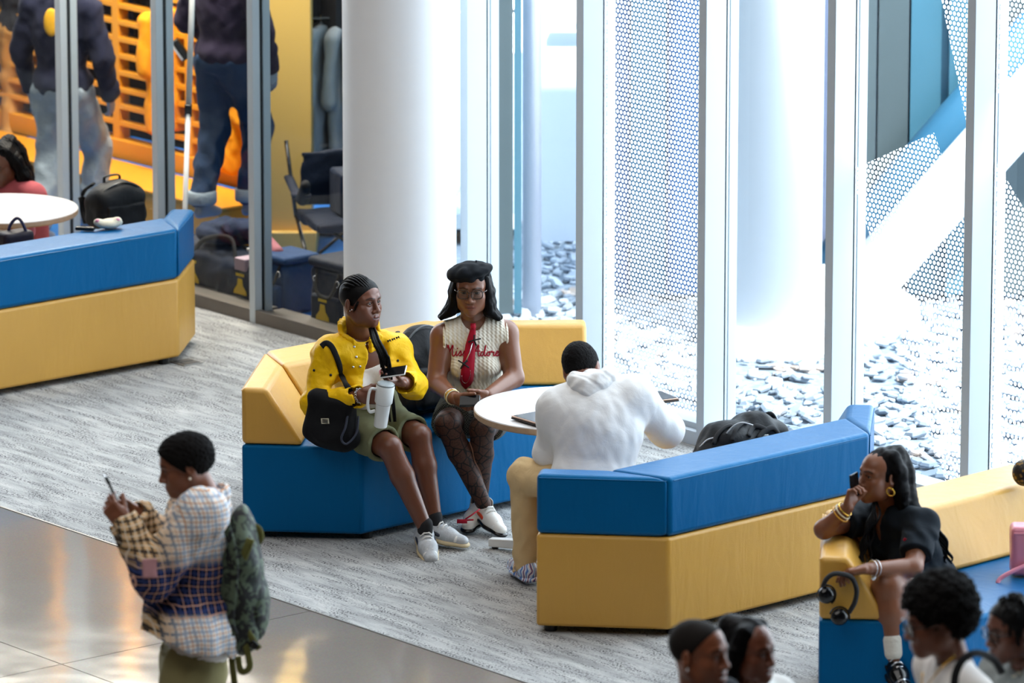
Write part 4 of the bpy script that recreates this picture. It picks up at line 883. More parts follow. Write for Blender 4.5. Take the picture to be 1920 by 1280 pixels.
def w1():
    J = dict(pel=atY(690, 785, .34), nk=atY(676, 636, .22), sr=atY(616, 664, .13), sl=atY(741, 655, .27), er=atY(592, 756, .05), wr=atY(676, 742, -.10), el=atY(775, 722, .17), wl=atY(757, 716, .00),
             hr=atY(655, 800, .24), hlf=atY(722, 792, .34), kr=atY(731, 838, -.10), kl=atY(786, 817, .07), ar=atY(797, 990, -.17), al=atY(815, 975, -.02))
    sk = skin_mat('skin_deep_brown', '#683d2b')
    d = person('person', 'woman in yellow cropped jacket and olive shorts holding a phone and white tumbler', atY(677, 563, .14), (.766, -.64, .02), J['nk'], sk, 1.02, hkw=dict(wide=1.07, lips=1.1, nose=1.05, mouth_open=.002), lip=(.85, .46, .46), eye_look=(-.1, 0), root_loc=(J['pel'].x, J['pel'].y, .47))
    root = d['root']; b = SDF()
    torso(b, J['pel'], J['nk'], J['sl'], J['sr'], 0, 1.0, 1.0, 1.0, 1.15); leg(b, J['hr'], J['kr'], J['ar'], 0, 1.04); leg(b, J['hlf'], J['kl'], J['al'], 0, 1.04)
    arm(b, J['sr'], J['er'], J['wr']); arm(b, J['sl'], J['el'], J['wl'])
    b.cap(J['nk'] + V(0, 0, .04), J['nk'] - V(0, 0, .02), .05, .06, .04)
    # right hand round the tumbler handle, left hand under the phone
    add_hand(d, J['wr'], (.93, -.25, .02), (.25, .9, .0), True, curls=(.85, .9, .9, .95), thumb=(.75, .5, .45), tb=.7, el=J['er'], sc=1.0)
    add_hand(d, J['wl'], (-.80, -.55, .25), (.35, -.1, .9), False, curls=(.35, .3, .35, .4), thumb=(.8, .35, .55), tb=.3, el=J['el'], sc=1.0)
    finish_body(d, b)
    # jacket: boxy and cropped, front open
    B = Matrix(); x = (J['sr'] - J['sl']).normalized(); z = ((J['sl'] + J['sr']) / 2 - J['pel']).normalized(); y = z.cross(x).normalized()
    ms = (J['sl'] + J['sr']) / 2
    s = SDF(); torso(s, J['pel'], J['nk'], J['sl'], J['sr'], .030, 1.06, 1.08, 1, 1.05); s.cut(ms - z * .088 + y * .1, -z - y * .06)
    Mj = Matrix((x, y, z)).transposed()
    s.box(ms + y * .16 - x * .022 - z * .07, (.056, .12, .22), Mj @ Matrix.Rotation(R(-7), 3, 'Y'), .01, .012, True)
    s.cap(J['nk'] + z * .1, J['nk'] - z * .02, .075, .066, .01, sub=True)
    for sh, e, w in ((J['sr'], J['er'], J['wr']), (J['sl'], J['el'], J['wl'])):
        q = SDF(); e2 = e + (e - w).normalized() * .012; wr = w.lerp(e, .10)
        q.cap(sh, e2, .072, .064, .03); q.cap(e2, wr, .066, .054, .03); dd = (w - e).normalized(); q.cap(wr - dd * .03, wr + dd * .03, .052, .056, .01); q.cut(w + dd * .012 - (w - e) * .06, dd); q.cap(w - dd * .03, w + dd * .1, .046, .05, .004, sub=True)
        s.uni(q, .03)
    f1 = wob(3, 34, .006); j = sobj('jacket', s, .0065, M_YJ, root, disp=lambda P: f1(P) + np.abs(wob(5, 60, .003)(P)))
    # stand-up collar in two wings, open at the throat
    for a0, a1, nm in ((100, 285, 1), (-75, 50, 2)):
        s = SDF(); pts = []
        for i in range(9):
            a = R(a0 + (a1 - a0) * i / 8); pts.append(J['nk'] + x * math.cos(a) * .097 + y * (math.sin(a) * .088 + .008) + z * (.040 + (.020 if math.sin(a) < 0 else -.016)))
        for i in range(8): s.cap(pts[i] - z * .035, pts[i] + z * .022 + (pts[i] - J['nk']).normalized() * .01, .009, .006, .012); s.cap(pts[i], pts[i + 1], .010, .010, .012); s.cap(pts[i] + z * .02, pts[i + 1] + z * .02, .008, .008, .012); s.cap(pts[i] - z * .03, pts[i + 1] - z * .03, .011, .011, .012)
        sobj('collar', s, .005, M_YJ, j)
    for i, (px, py) in enumerate(((653, 624), (663, 627), (664, 650), (668, 669), (662, 688), (675, 687), (746, 676), (589, 694), (577, 695), (620, 703))):
        p = atY(px, py, -.04 if px < 740 else .08); dd = ray(px, py)
        hit = surf_hit(j, px, py)
        if hit: mb = MB(); mb.lathe([(.0065, 0), (.0065, .003), (.003, .0045), (.0005, .0046)], hit[0], 12, 0, hit[1].to_track_quat('Z', 'Y').to_matrix()); mb.build('snap_button', M_SILVER if i < 6 else M_BLK, j, smooth=True)
    # lettering patch on the chest
    for k, px in enumerate((728, 732, 736, 740, 744, 748)):
        hit = surf_hit(j, px, 641 - (px - 728) * .38)
        if hit: mb = MB(); Bt = Matrix((Vector((1, 0, .3)).normalized(), hit[1], Vector((-.3, 0, 1)).normalized())).transposed(); mb.box(hit[0], (.006, .0016, .019), Bt); mb.box(hit[0] + V(.003, 0, .006 - .012 * (k % 2)), (.007, .0016, .004), Bt); mb.build('chest_letter', M_BLKM, j)
    # white tube top
    s = SDF(); torso(s, J['pel'], J['nk'], J['sl'], J['sr'], .007, 1.0, 1.0, 1.0, 1.22); s.cut(ms - z * .050, z * 1.0 - y * .12); s.cut(J['pel'] + z * .04, -z); sobj('white_top', s, .006, M_WTOP, root, disp=wob(9, 50, .0018))
    mb = MB(); h = surf_hit(root.children[[c.name.startswith('white_top') for c in root.children].index(True)], 717, 698)
    if h: mb.lathe([(.018, 0), (.018, .002), (.001, .0025)], h[0], 5, 0, h[1].to_track_quat('Z', 'Y').to_matrix()); mb.build('pink_print', mat('pink_print', '#c9707c', .8), root)
    # shorts
    s = SDF(); s.ell(J['pel'], (.17, .135, .115), Mj, .05); s.ell(J['pel'] + z * .07, (.15, .125, .10), Mj, .05)
    for hp, kn in ((J['hr'], J['kr']), (J['hlf'], J['kl'])):
        q = SDF(); dd = (kn - hp).normalized(); q.cap(hp, kn, .102, .087, .03); q.cut(kn - dd * .055, dd); q.cap(kn - dd * .13, kn + dd * .1, .070, .074, .004, sub=True); s.uni(q, .04)
    sobj('shorts', s, .0065, M_OLIVE, root, disp=wob(12, 40, .004))
    # cornrows and the bundle of braids over the shoulder
    hr = scalp(d, M_HAIR)
    mb = MB()
    for i in range(13):
        xx = -.074 + i * .01235; pts = []; rr = math.sqrt(max(.06, 1 - (xx / .084) ** 2)); a0 = 16 + 55 * (abs(xx) / .075) ** 2
        for k in range(13):
            a = R(a0 + k * (203 - a0) / 12); pts.append(hl(d, ((xx + .010 * math.sin(k * .7)) * (1 - .35 * max(0, k - 7) / 5), -.019 + math.cos(a) * .102 * rr, .028 + math.sin(a) * .0905 * rr)))
        mb.tube(pts, [.0050 + .0013 * (k % 2) for k in range(13)], 6)
    mb.build('cornrow', M_HAIR, hr, smooth=True)
    rnd = random.Random(4)
    for i in range(13):
        e = rnd.uniform(-1, 1); f = rnd.uniform(-1, 1); mb = MB()
        pts = [hl(d, (-.045 + .012 * e, -.075, -.03)), hl(d, (-.082, -.035 + .01 * f, -.085)), atY(699 + e * 6, 622 + f * 4, .06), atY(706 + e * 8, 640, -.035 + .01 * f), atY(718 + e * 9, 664, -.075 + .008 * f), atY(724 + e * 10, 690 + f * 8, -.075)]
        if i > 9: pts.append(atY(735 + e * 9, 790, -.03))
        P = spline(pts, 5); mb.tube(P, [.0048 + .0012 * (k % 2) for k in range(len(P))], 6); mb.build('braid', M_HAIR, hr, smooth=True)
    mb = MB(); mb.tube([hl(d, (.073, .045 - .01 * k, .012 - .018 * k)) for k in range(4)], [.006, .007, .006, .002], 6); mb.build('edge_curl', M_HAIR, hr, smooth=True)
    for zz in (-.036, -.030): mb = MB(); mb.ell(hl(d, (.083, .002 + (zz + .036) * 2, zz)), (.0035,) * 3, 8); mb.build('earring', M_SILVER, root, smooth=True)
    # choker and bracelet
    mb = MB(); nc = J['nk'] + V(.006, -.03, .015)
    for i in range(18):
        a = R(160 + i * 220 / 17 + 90 - 90); p = nc + V(math.cos(a) * .062, math.sin(a) * .055, -.012 * -math.sin(a) - .012); mb.ell(p, (.0048,) * 3, 8)
    mb.build('choker', M_SILVER, root, smooth=True)
    ax = (J['wr'] - J['er']).normalized(); c = J['wr'].lerp(J['er'], .02); mb = MB()
    for i, p in enumerate(ring_path(c, ax, .034, 18)[:-1]): mb.tube(ring_path(p, ax if i % 2 else (p - c), .006, 8), .0016, 5)
    mb.build('bracelet', M_SILVER, root, smooth=True)
    # trainers
    for an, td, up in ((J['ar'], (.18, -.80, -.30), (.0, -.2, 1)), (J['al'], (.86, -.45, -.12), (0, 0, 1))):
        s = SDF(); s.cap(an - V(0, 0, .01), an + V(0, 0, .018), .038, .038); sobj('sock', s, .005, mat('black_sock', '#15161a', .9), root)
        shoe('shoe', an - V(0, 0, .012), td, root, (M_GREYSH, M_TAN, M_WHT, M_NAVYR), L=.255, up=up, h=.088)
    return J, d
def surf_hit(o, px, py):
    """first point of an object's surface on the line of sight through a place in the view"""
    from mathutils.bvhtree import BVHTree
    me = o.data
    if 'bvh' not in _CACHE or _CACHE['bvh'][0] != o.name:
        _CACHE['bvh'] = (o.name, BVHTree.FromPolygons([v.co.copy() for v in me.vertices], [tuple(p.vertices) for p in me.polygons]))
    l, n, i, dd = _CACHE['bvh'][1].ray_cast(Vector((0, CAM_Y, CAM_H)), ray(px, py).normalized())
    if l is None: return None
    return l, (n if n.dot(ray(px, py)) < 0 else -n)
_CACHE = {}
J1, D1 = w1()

# tumbler held by the woman in yellow, with handle, lid and straw hole
def tumbler():
    c0, c1 = atY(713, 800, -.13), atY(723, 722, -.15); ax = (c1 - c0).normalized(); L = (c1 - c0).length; T = ax.to_track_quat('Z', 'Y').to_matrix()
    root = thing('tumbler', 'white insulated tumbler with a handle held by the woman in yellow jacket', 'tumbler', c0); m = mat('white_enamel', '#dfe3e4', .3, .02)
    mb = MB(); mb.lathe([(.028, 0), (.032, .004), (.036, L * .55), (.043, L * .60), (.045, L * .985), (.043, L)], c0, 32, 0, T); mb.build('cup', m, root, bevel=.0015, smooth=True)
    mb = MB(); mb.lathe([(.0435, L), (.0435, L + .008), (.038, L + .012), (.001, L + .0125)], c0, 28, 0, T); mb.build('lid', mat('clear_grey_plastic', '#8b9396', .2), root)
    lft = V(-.93, -.35, 0); mb = MB(); P = spline([c0 + ax * L * .93 + lft * .043, c0 + ax * L * .92 + lft * .076, c0 + ax * L * .60 + lft * .080, c0 + ax * L * .40 + lft * .066, c0 + ax * L * .40 + lft * .038], 6); mb.tube(P, .0085, 8, flat=.7); mb.build('handle', m, root, smooth=True)
    mb = MB(); mb.lathe([(.0365, 0), (.0375, .002), (.0375, .008), (.0365, .010)], c0 + ax * L * .55, 28, 0, T); mb.build('seam_ring', mat('grey_seam', '#9fa4a6', .4), root)
tumbler()
phone('mobile phone in a white case held over the tumbler by the woman in yellow', atY(738, 697, -.10), (-.30, -.42, .85), (.80, -.35, .38), mat('white_phone_case', '#e6e6e6', .35), (.066, .128, .009))
# ------------------------------------------------------------------ woman with the beret, knit vest and red tie
def knit_mat():
    n = NT('cream_cable_knit'); v = n.coord('Object'); f = n.noise(v, 8, 3, .5); c = srgb('#e6e0d0')
    n.col(n.mix(f, [x * .92 for x in c], c)); n.set(Roughness=.95); n.b.inputs['Specular IOR Level'].default_value = .1
    w1_ = n.add('ShaderNodeTexWave', wave_type='BANDS', bands_direction='X'); w1_.inputs['Scale'].default_value = 15; w1_.inputs['Distortion'].default_value = 0; n.link(v, w1_.inputs[0])
    w2_ = n.add('ShaderNodeTexWave', wave_type='BANDS', bands_direction='DIAGONAL'); w2_.inputs['Scale'].default_value = 30; w2_.inputs['Distortion'].default_value = 1.5; n.link(v, w2_.inputs[0])
    hole = n.ramp(n.vor(n.coord('Object', scale=(1, .2, .8)), 34), [(.10, 0), (.22, 1)])
    h = n.math('MULTIPLY', n.math('ADD', n.math('MULTIPLY', w1_.outputs[1], 1.0), n.math('MULTIPLY', w2_.outputs[1], .5)), hole)
    n.bump(h, .5, .008); return n.m
M_KNIT = knit_mat(); M_RED = cloth('red_satin', '#a30f2b', .45, .06, .2, 10); M_BERET = cloth('black_wool_felt', '#0c1016', .95, .2, .3, 12, 300)
def tights_mat():
    n = NT('sheer_patterned_tights'); v = n.coord('Object'); d = n.add('ShaderNodeTexVoronoi', feature='DISTANCE_TO_EDGE'); d.inputs['Scale'].default_value = 20; n.link(v, d.inputs[0])
    line = n.ramp(d.outputs[0], [(.03, 1), (.075, 0)]); fine = n.ramp(n.noise(v, 130, 2, .5), [(.5, 0), (.62, .5)])
    n.col(n.mix(n.math('MAXIMUM', line, fine), srgb('#452b22'), srgb('#100d10'))); n.set(Roughness=.6); n.b.inputs['Specular IOR Level'].default_value = .3; return n.m
M_TIGHTS = tights_mat()
def plaid_skirt():
    n = NT('grey_tweed'); v = n.coord('Object'); c = n.add('ShaderNodeTexChecker'); c.inputs['Scale'].default_value = 160; n.link(v, c.inputs[0])
    n.col(n.mix(c.outputs[1], srgb('#1b1c1d'), srgb('#55564f'))); n.set(Roughness=.95); return n.m
SCRIPT = [[(0, 0), (1.5, 4), (4, 14), (4.6, 9), (4.8, 3), (9.5, 14), (9, 6), (9.4, 1), (11, 0), (13, 2)], [(13, 2), (14, 6), (13.6, 2), (14.6, 0), (17, 3)], [(15, 9), (15.4, 10)],
          [(17, 3), (19, 6.5), (19.6, 3), (18.5, 0), (17, .6)], [(18.8, .2), (21.5, 2.4), (23.5, 6.5), (24, 3), (23, 0), (21.4, .6)], [(23.3, .2), (26, 2)],
          [(30, 4), (29.5, 1), (32, 0), (35, 4), (40, 14), (39.4, 7), (39.6, 1), (41, 0), (43, 2)], [(33, 5), (37, 6.2), (42, 6)],
          [(46, 5), (43.5, 5), (42.6, 2), (44, 0), (46, 3), (48.5, 13.5), (46.8, 3), (47.6, 0), (49.5, 2)], [(52.5, 5.4), (50.3, 4), (50, 1), (51.8, 0), (53.5, 2.4), (52.5, 5.4), (55, 4.6)],
          [(55, 4.6), (55.8, 6.4), (56, 4.6), (58, 5), (57.6, 1.4), (58.4, 0), (60, 2)], [(60, 2), (63, 4), (62, 6.2), (60.4, 4), (60.2, 1), (61.8, 0), (65, 2)]]
def w2():
    J = dict(pel=atY(886, 775, .60), nk=atY(886, 606, .50), sr=atY(830, 630, .47), sl=atY(949, 624, .50), er=atY(818, 716, .40), wr=atY(851, 746, .18), el=atY(964, 708, .42), wl=atY(915, 741, .20),
             hr=atY(852, 785, .55), hlf=atY(922, 783, .55), kr=atY(838, 794, .17), kl=atY(904, 803, .17), ar=atY(907, 945, .24), al=atY(900, 940, .36))
    sk = skin_mat('skin_warm_brown', '#764a34')
    d = person('person', 'woman in black beret and glasses with cream knit vest and red tie', atY(884, 540, .44), (-.06, -.99, -.06), J['nk'], sk, 1.0, hkw=dict(wide=1.03, lips=1.0, nose=1.0), lip=(.95, .55, .55), eye_look=(.02, .03), root_loc=(J['pel'].x, J['pel'].y, .47))
    root = d['root']; b = SDF(); torso(b, J['pel'], J['nk'], J['sl'], J['sr'], 0, .98, 1.0, 1.0, 1.0); leg(b, J['hr'], J['kr'], J['ar']); leg(b, J['hlf'], J['kl'], J['al'])
    arm(b, J['sr'], J['er'], J['wr'], .004, 1.05); arm(b, J['sl'], J['el'], J['wl'], .004, 1.05); b.cap(J['nk'] + V(0, 0, .05), J['nk'] - V(0, 0, .02), .05, .06, .04)
    add_hand(d, J['wr'], (.82, -.42, -.35), (.15, .75, .6), True, curls=(.55, .6, .65, .7), thumb=(.75, .55, .3), tb=.3, el=J['er'], sc=.98)
    add_hand(d, J['wl'], (-.80, -.45, -.30), (-.15, .75, .6), False, curls=(.55, .6, .65, .7), thumb=(.75, .55, .3), tb=.3, el=J['el'], sc=.98)
    finish_body(d, b)
    x = (J['sr'] - J['sl']).normalized(); ms = (J['sl'] + J['sr']) / 2; z = (ms - J['pel']).normalized(); y = z.cross(x).normalized(); Mj = Matrix((x, y, z)).transposed()
    s = SDF(); torso(s, J['pel'], J['nk'], J['sl'], J['sr'], .013, .97, 1.0, 1.05, 1.08)
    s.cut(J['pel'] + z * .075, -z); s.cut(J['sr'] - x * .004, x + z * .1); s.cut(J['sl'] + x * .004, -x + z * .1); s.cap(J['nk'] + z * .12 + y * .03, J['nk'] - z * .005 + y * .02, .062, .056, .006, sub=True)
    vest = sobj('knit_vest', s, .0055, M_KNIT, root, disp=wob(21, 40, .002))
    # ribbed edges
    for sh, q in ((J['sr'], 1), (J['sl'], -1)):
        mb = MB(); mb.tube([sh - x * q * .002 + y * math.cos(a) * .075 + z * (math.sin(a) * .072 - .012) for a in [6.2832 * i / 24 for i in range(25)]], .007, 6)
        mb.build('ribbing', M_KNIT, vest, smooth=True)
    mb = MB()
    for st in SCRIPT:
        P = [surf_hit(vest, 834 + a * 1.58, 667 - b_ * 1.5) for a, b_ in [(q.x, q.y) for q in spline([(u_, v_, 0) for u_, v_ in st], 4)]] if len(st) > 2 else [surf_hit(vest, 834 + a * 1.58, 667 - b_ * 1.5) for a, b_ in st]
        P = [h[0] + h[1] * .003 for h in P if h]
        if len(P) > 1: mb.tube(P, .0030, 6)
    mb.build('lettering', M_RED, vest, smooth=True)
    # tie: knot, blade, two black bows, fine chain
    rows = [(887, 606, 5), (887, 616, 5), (885, 628, 7), (882, 645, 9), (880, 665, 10.5), (877, 690, 12), (875, 712, 12.5), (874, 720, 9), (873, 728, 1)]
    Vv, Ff = [], []
    for (px, py, hw) in rows:
        for q in (-1, -.33, .33, 1):
            h = surf_hit(vest, px + q * hw, py) if py > 622 else None; Vv.append((h[0] + V(0, -1, .1) * .012) if h else atY(px + q * hw, py, .405))
    for i in range(len(rows) - 1):
        for k in range(3): a = i * 4 + k; Ff.append((a, a + 1, a + 5, a + 4))
    mb = MB(); mb.add(Vv, Ff); tie = mb.build('tie', M_RED, root, smooth=True, solid=.006)
    mb = MB(); P = [(J['nk'] + x * math.cos(a) * .060 + y * (math.sin(a) * .056 + .012) + z * (.012 - .030 * max(0, math.sin(a)) + .02 * max(0, -math.sin(a)))) for a in [6.2832 * i / 28 for i in range(29)]]; mb.tube(P, .010, 8, flat=.5, upv=z); mb.build('tie_band', M_RED, tie, smooth=True); mb = MB(); mb.ell(atY(887, 612, .395), (.015, .010, .014), 10); mb.build('knot', M_RED, tie, smooth=True)
    for px, py, a in ((889, 637, 10), (869, 681, -40)):
        h = surf_hit(vest, px, py)[0] + V(0, -.024, .004); u_ = V(math.cos(R(a)), 0, math.sin(R(a))); w_ = V(-u_.z, 0, u_.x); mb = MB()
        mb.tube([h - u_ * .03 - w_ * .004, h, h + u_ * .034 + w_ * .002], .0042, 6); mb.tube([h - w_ * .028 + u_ * .006, h, h + w_ * .026 + u_ * .006], .0042, 6); mb.ell(h, (.006,) * 3, 8); mb.build('bow', M_BLKM, tie, smooth=True)
    mb = MB(); P = []
    for px, py in ((866, 702), (867, 711), (872, 716), (878, 712), (882, 700), (882, 692)):
        P.append(surf_hit(vest, px, py)[0] + V(0, -.024, 0))
    mb.tube(spline(P, 5), .0013, 5); mb.tube([surf_hit(vest, 872, 678)[0] + V(0, -.024, 0), surf_hit(vest, 881, 658)[0] + V(0, -.024, 0), surf_hit(vest, 886, 640)[0] + V(0, -.022, 0)], .003, 6); mb.build('chain', M_SILVER, tie, smooth=True)
    # skirt
    s = SDF(); s.ell(J['pel'], (.165, .13, .11), Mj, .05); s.ell(J['pel'] + z * .06, (.138, .118, .09), Mj, .05)
    for hp, kn in ((J['hr'], J['kr']), (J['hlf'], J['kl'])):
        q = SDF(); dd = (kn - hp).normalized(); q.cap(hp, kn, .098, .088, .05); q.cut(hp.lerp(kn, .58), dd); s.uni(q, .07)
    sobj('skirt', s, .007, plaid_skirt(), root, disp=wob(25, 35, .004))
    s = SDF(); leg(s, J['hr'], J['kr'], J['ar'], .0035); sobj('tights_leg', s, .0065, M_TIGHTS, root)
    s = SDF(); leg(s, J['hlf'], J['kl'], J['al'], .0035); sobj('tights_leg', s, .0065, M_TIGHTS, root)
    # long straight hair from under the beret to the shoulders
    s = SDF(); s.ell((0, -.03, .03), (.082, .092, .088))
    for q in (-1, 1):
        for k, (dx, dy) in enumerate(((0, 0), (.010, -.03), (.006, -.055), (-.02, -.08))):
            out = (.085 if q < 0 else .10)
            s.chain([(q * (.070 + dx * .4), .015 + dy, .05), (q * (.080 + dx), .012 + dy, -.02), (q * (.083 + dx), .010 + dy, -.075), (q * (out + dx), .012 + dy * .8, -.115), (q * (out + .045 + dx), .02 + dy * .8, -.148)], [.020, .022, .024, .024, .012], .018)
    s.chain([(0, -.10, .03), (0, -.10, -.06), (0, -.085, -.14)], [.05, .06, .05], .04)
    s.ell((0, .085, -.035), (.064, .085, .10), None, .012, True)
    st = wob(31, 150, .0022, (1, 1, .12))
    hsdf(d, s, 'hair', M_LONG, .0042, st)
    Mb = Matrix.Rotation(R(13), 3, 'Y') @ Matrix.Rotation(R(6), 3, 'X')
    s = SDF(); s.ell((.004, -.012, .078), (.112, .118, .036), Mb, .02); s.ell((.03, -.025, .080), (.092, .10, .042), Mb, .03); s.ell((0, -.016, .056), (.084, .098, .020), None, .02)
    bt = hsdf(d, s, 'beret', M_BERET, .0045, wob(33, 45, .004)); mb = MB(); mb.tube([hl(d, (-.02, -.01, .108)), hl(d, (-.024, -.01, .138))], .004, 6); mb.build('stalk', M_BERET, bt, smooth=True)
    glasses(d, mat('tortoiseshell', '#2a1710', .25, .5, 60), .054, .044)
    for k in range(3): bracelet(root, J['wr'].lerp(J['er'], .03 + .05 * k), J['wr'] - J['er'], .036, (mat('cream_band', '#d9cfae', .5), M_GOLD, M_SILVER)[k], .0032)
    M_OR = mat('orange_red_leather', '#d8431f', .5)
    shoe('shoe', J['ar'] + V(.012, 0, -.01), (.52, -.78, -.25), root, (mat('white_leather', '#dddbd6', .45), M_BLK, M_WHT, M_OR), L=.25, up=(.2, -.1, 1), h=.085)
    shoe('shoe', J['al'] + V(-.012, -.03, -.005), (-.28, -.85, -.15), root, (mat('white_leather', '#dddbd6', .45), M_BLK, M_WHT, M_OR), L=.25, up=(0, 0, 1), h=.085)
    a = J['ar']; mb = MB(); mb.tube(spline([a + V(-.02, -.06, -.01), a + V(-.06, -.10, -.03), a + V(-.09, -.09, -.055), a + V(-.05, -.11, -.05)], 5), .004, 6); mb.box(a + V(-.105, -.10, -.06), (.05, .006, .02)); mb.build('red_tag', M_RED, root, smooth=True)
    return J, d
J2, D2 = w2()
phone('black mobile phone held in both hands by the woman with the beret', atY(881, 752, .10), (-.1, -.45, .85), (.95, -.1, .1), M_BLK, (.07, .10, .016))

# ------------------------------------------------------------------ man in the white hoodie, seen from behind
M_HOOD = cloth('white_fleece', '#e4e4e4', .95, .03, .35, 9, 300); M_KHAKI = cloth('khaki_cotton', '#cfb386', .9, .07, .5, 14)
def marbled():
    n = NT('marbled_trainer'); v = n.coord('Object'); w = n.add('ShaderNodeTexWave'); w.inputs['Scale'].default_value = 11; w.inputs['Distortion'].default_value = 14; w.inputs['Detail'].default_value = 1.5; n.link(v, w.inputs[0])
    n.col(n.ramp(w.outputs[0], [(0, srgb('#2f67b8')), (.25, srgb('#dfe6ee')), (.5, srgb('#86a9d8')), (.68, srgb('#f0ead9')), (.85, srgb('#c58c86')), (1, srgb('#1e3f8c'))])); n.set(Roughness=.5); return n.m
def m1():
    J = dict(pel=atY(1112, 905, -1.02), nk=atY(1112, 722, -.86), sl=atY(1046, 768, -.88), sr=atY(1190, 744, -.90), el=atY(1034, 848, -.80), wl=atY(1030, 850, -.55), er=atY(1249, 806, -.78), wr=atY(1215, 765, -.50),
             hlf=atY(1078, 915, -.98), hr=atY(1150, 900, -.95), kl=atY(986, 892, -.74), kr=atY(1090, 880, -.62), al=atY(986, 1045, -.70), ar=atY(1085, 1020, -.60))
    sk = skin_mat('skin_brown_hooded', '#6f4230')
    d = person('person', 'man in white hoodie and khaki trousers seen from behind, bent over the table', atY(1090, 690, -.74), (.22, .84, -.50), J['nk'] - V(0, 0, .01), sk, 1.05, roll=R(-14), root_loc=(J['pel'].x, J['pel'].y, .47), res=.0035)
    root = d['root']; b = SDF(); torso(b, J['pel'], J['nk'], J['sl'], J['sr'], 0, 1.05, 1.0); leg(b, J['hlf'], J['kl'], J['al']); leg(b, J['hr'], J['kr'], J['ar']); arm(b, J['sl'], J['el'], J['wl']); arm(b, J['sr'], J['er'], J['wr'])
    add_hand(d, J['wr'], (-.5, .85, -.15), (0, -.1, -1), True, curls=(.3, .3, .35, .4), el=J['er'], res=.004); add_hand(d, J['wl'], (.5, .8, .2), (0, 0, -1), False, curls=(.3, .3, .35, .4), el=J['el'], res=.004)
    finish_body(d, b, .01)
    x = (J['sr'] - J['sl']).normalized(); ms = (J['sl'] + J['sr']) / 2; z = (ms - J['pel']).normalized(); y = z.cross(x).normalized(); Mj = Matrix((x, y, z)).transposed()
    s = SDF(); torso(s, J['pel'], J['nk'], J['sl'], J['sr'], .035, 1.13, 1.08, 1.06, k=.08); s.ell(ms - z * .10 - y * .03, (.215, .13, .19), Mj, .06)
    for sh, e, w in ((J['sr'], J['er'], J['wr']), (J['sl'], J['el'], J['wl'])): s.cap(sh, e, .092, .078, .06); s.cap(e, w, .078, .052, .04)
    f1 = wob(41, 20, .0035); f2 = wob(42, 55, .0022, (1, 1, .5))
    h = sobj('hoodie', s, .0075, M_HOOD, root, disp=lambda P: f1(P) + f2(P))
    s = SDF(); c = J['nk'] + z * .01 - y * .045      # the hood lying folded on the back
    s.chain([c + x * -.085 + y * .06 + z * .03, c + x * -.075 - y * .015 + z * .015, c - x * .03 - y * .045 - z * .012, c + x * .03 - y * .045 - z * .012, c + x * .075 - y * .015 + z * .015, c + x * .085 + y * .06 + z * .03], [.030, .038, .042, .042, .038, .030], .03)
    s.chain([c - x * .055 - y * .045 - z * .025, c - y * .058 - z * .07, c + x * .055 - y * .045 - z * .025], [.028, .032, .028], .04)
    sobj('hood', s, .006, M_HOOD, h, disp=wob(44, 60, .005))
    s = SDF(); s.ell(J['pel'] - z * .03, (.18, .15, .11), Mj, .05)
    for hp, kn, an in ((J['hlf'], J['kl'], J['al']), (J['hr'], J['kr'], J['ar'])): s.cap(hp, kn, .10, .083, .05); s.cap(kn, an + V(0, 0, .02), .080, .060, .03); s.cap(an + V(0, 0, .02), an + V(0, -.005, -.035), .060, .055, .01)
    sobj('trousers', s, .0075, M_KHAKI, root, disp=lambda P: wob(46, 45, .006)(P))
    mb = MB(); mb.tube(spline([J['al'] + V(-.055, -.03, -.03), J['al'] + V(-.06, -.035, -.06), J['al'] + V(-.052, -.04, -.05)], 4), .004, 6); mb.build('cord', M_KHAKI, root, smooth=True)
    shoe('shoe', J['al'] + V(0, .0, -.02), (-.25, .75, 0), root, (marbled(), marbled(), M_WHT), h=.085, L=.27); shoe('shoe', J['ar'] + V(0, 0, -.02), (.1, .9, 0), root, (marbled(), marbled(), M_WHT), h=.085, L=.27)
    scalp(d, M_CURL, .003, wob(48, 260, .0016), .074)
m1()
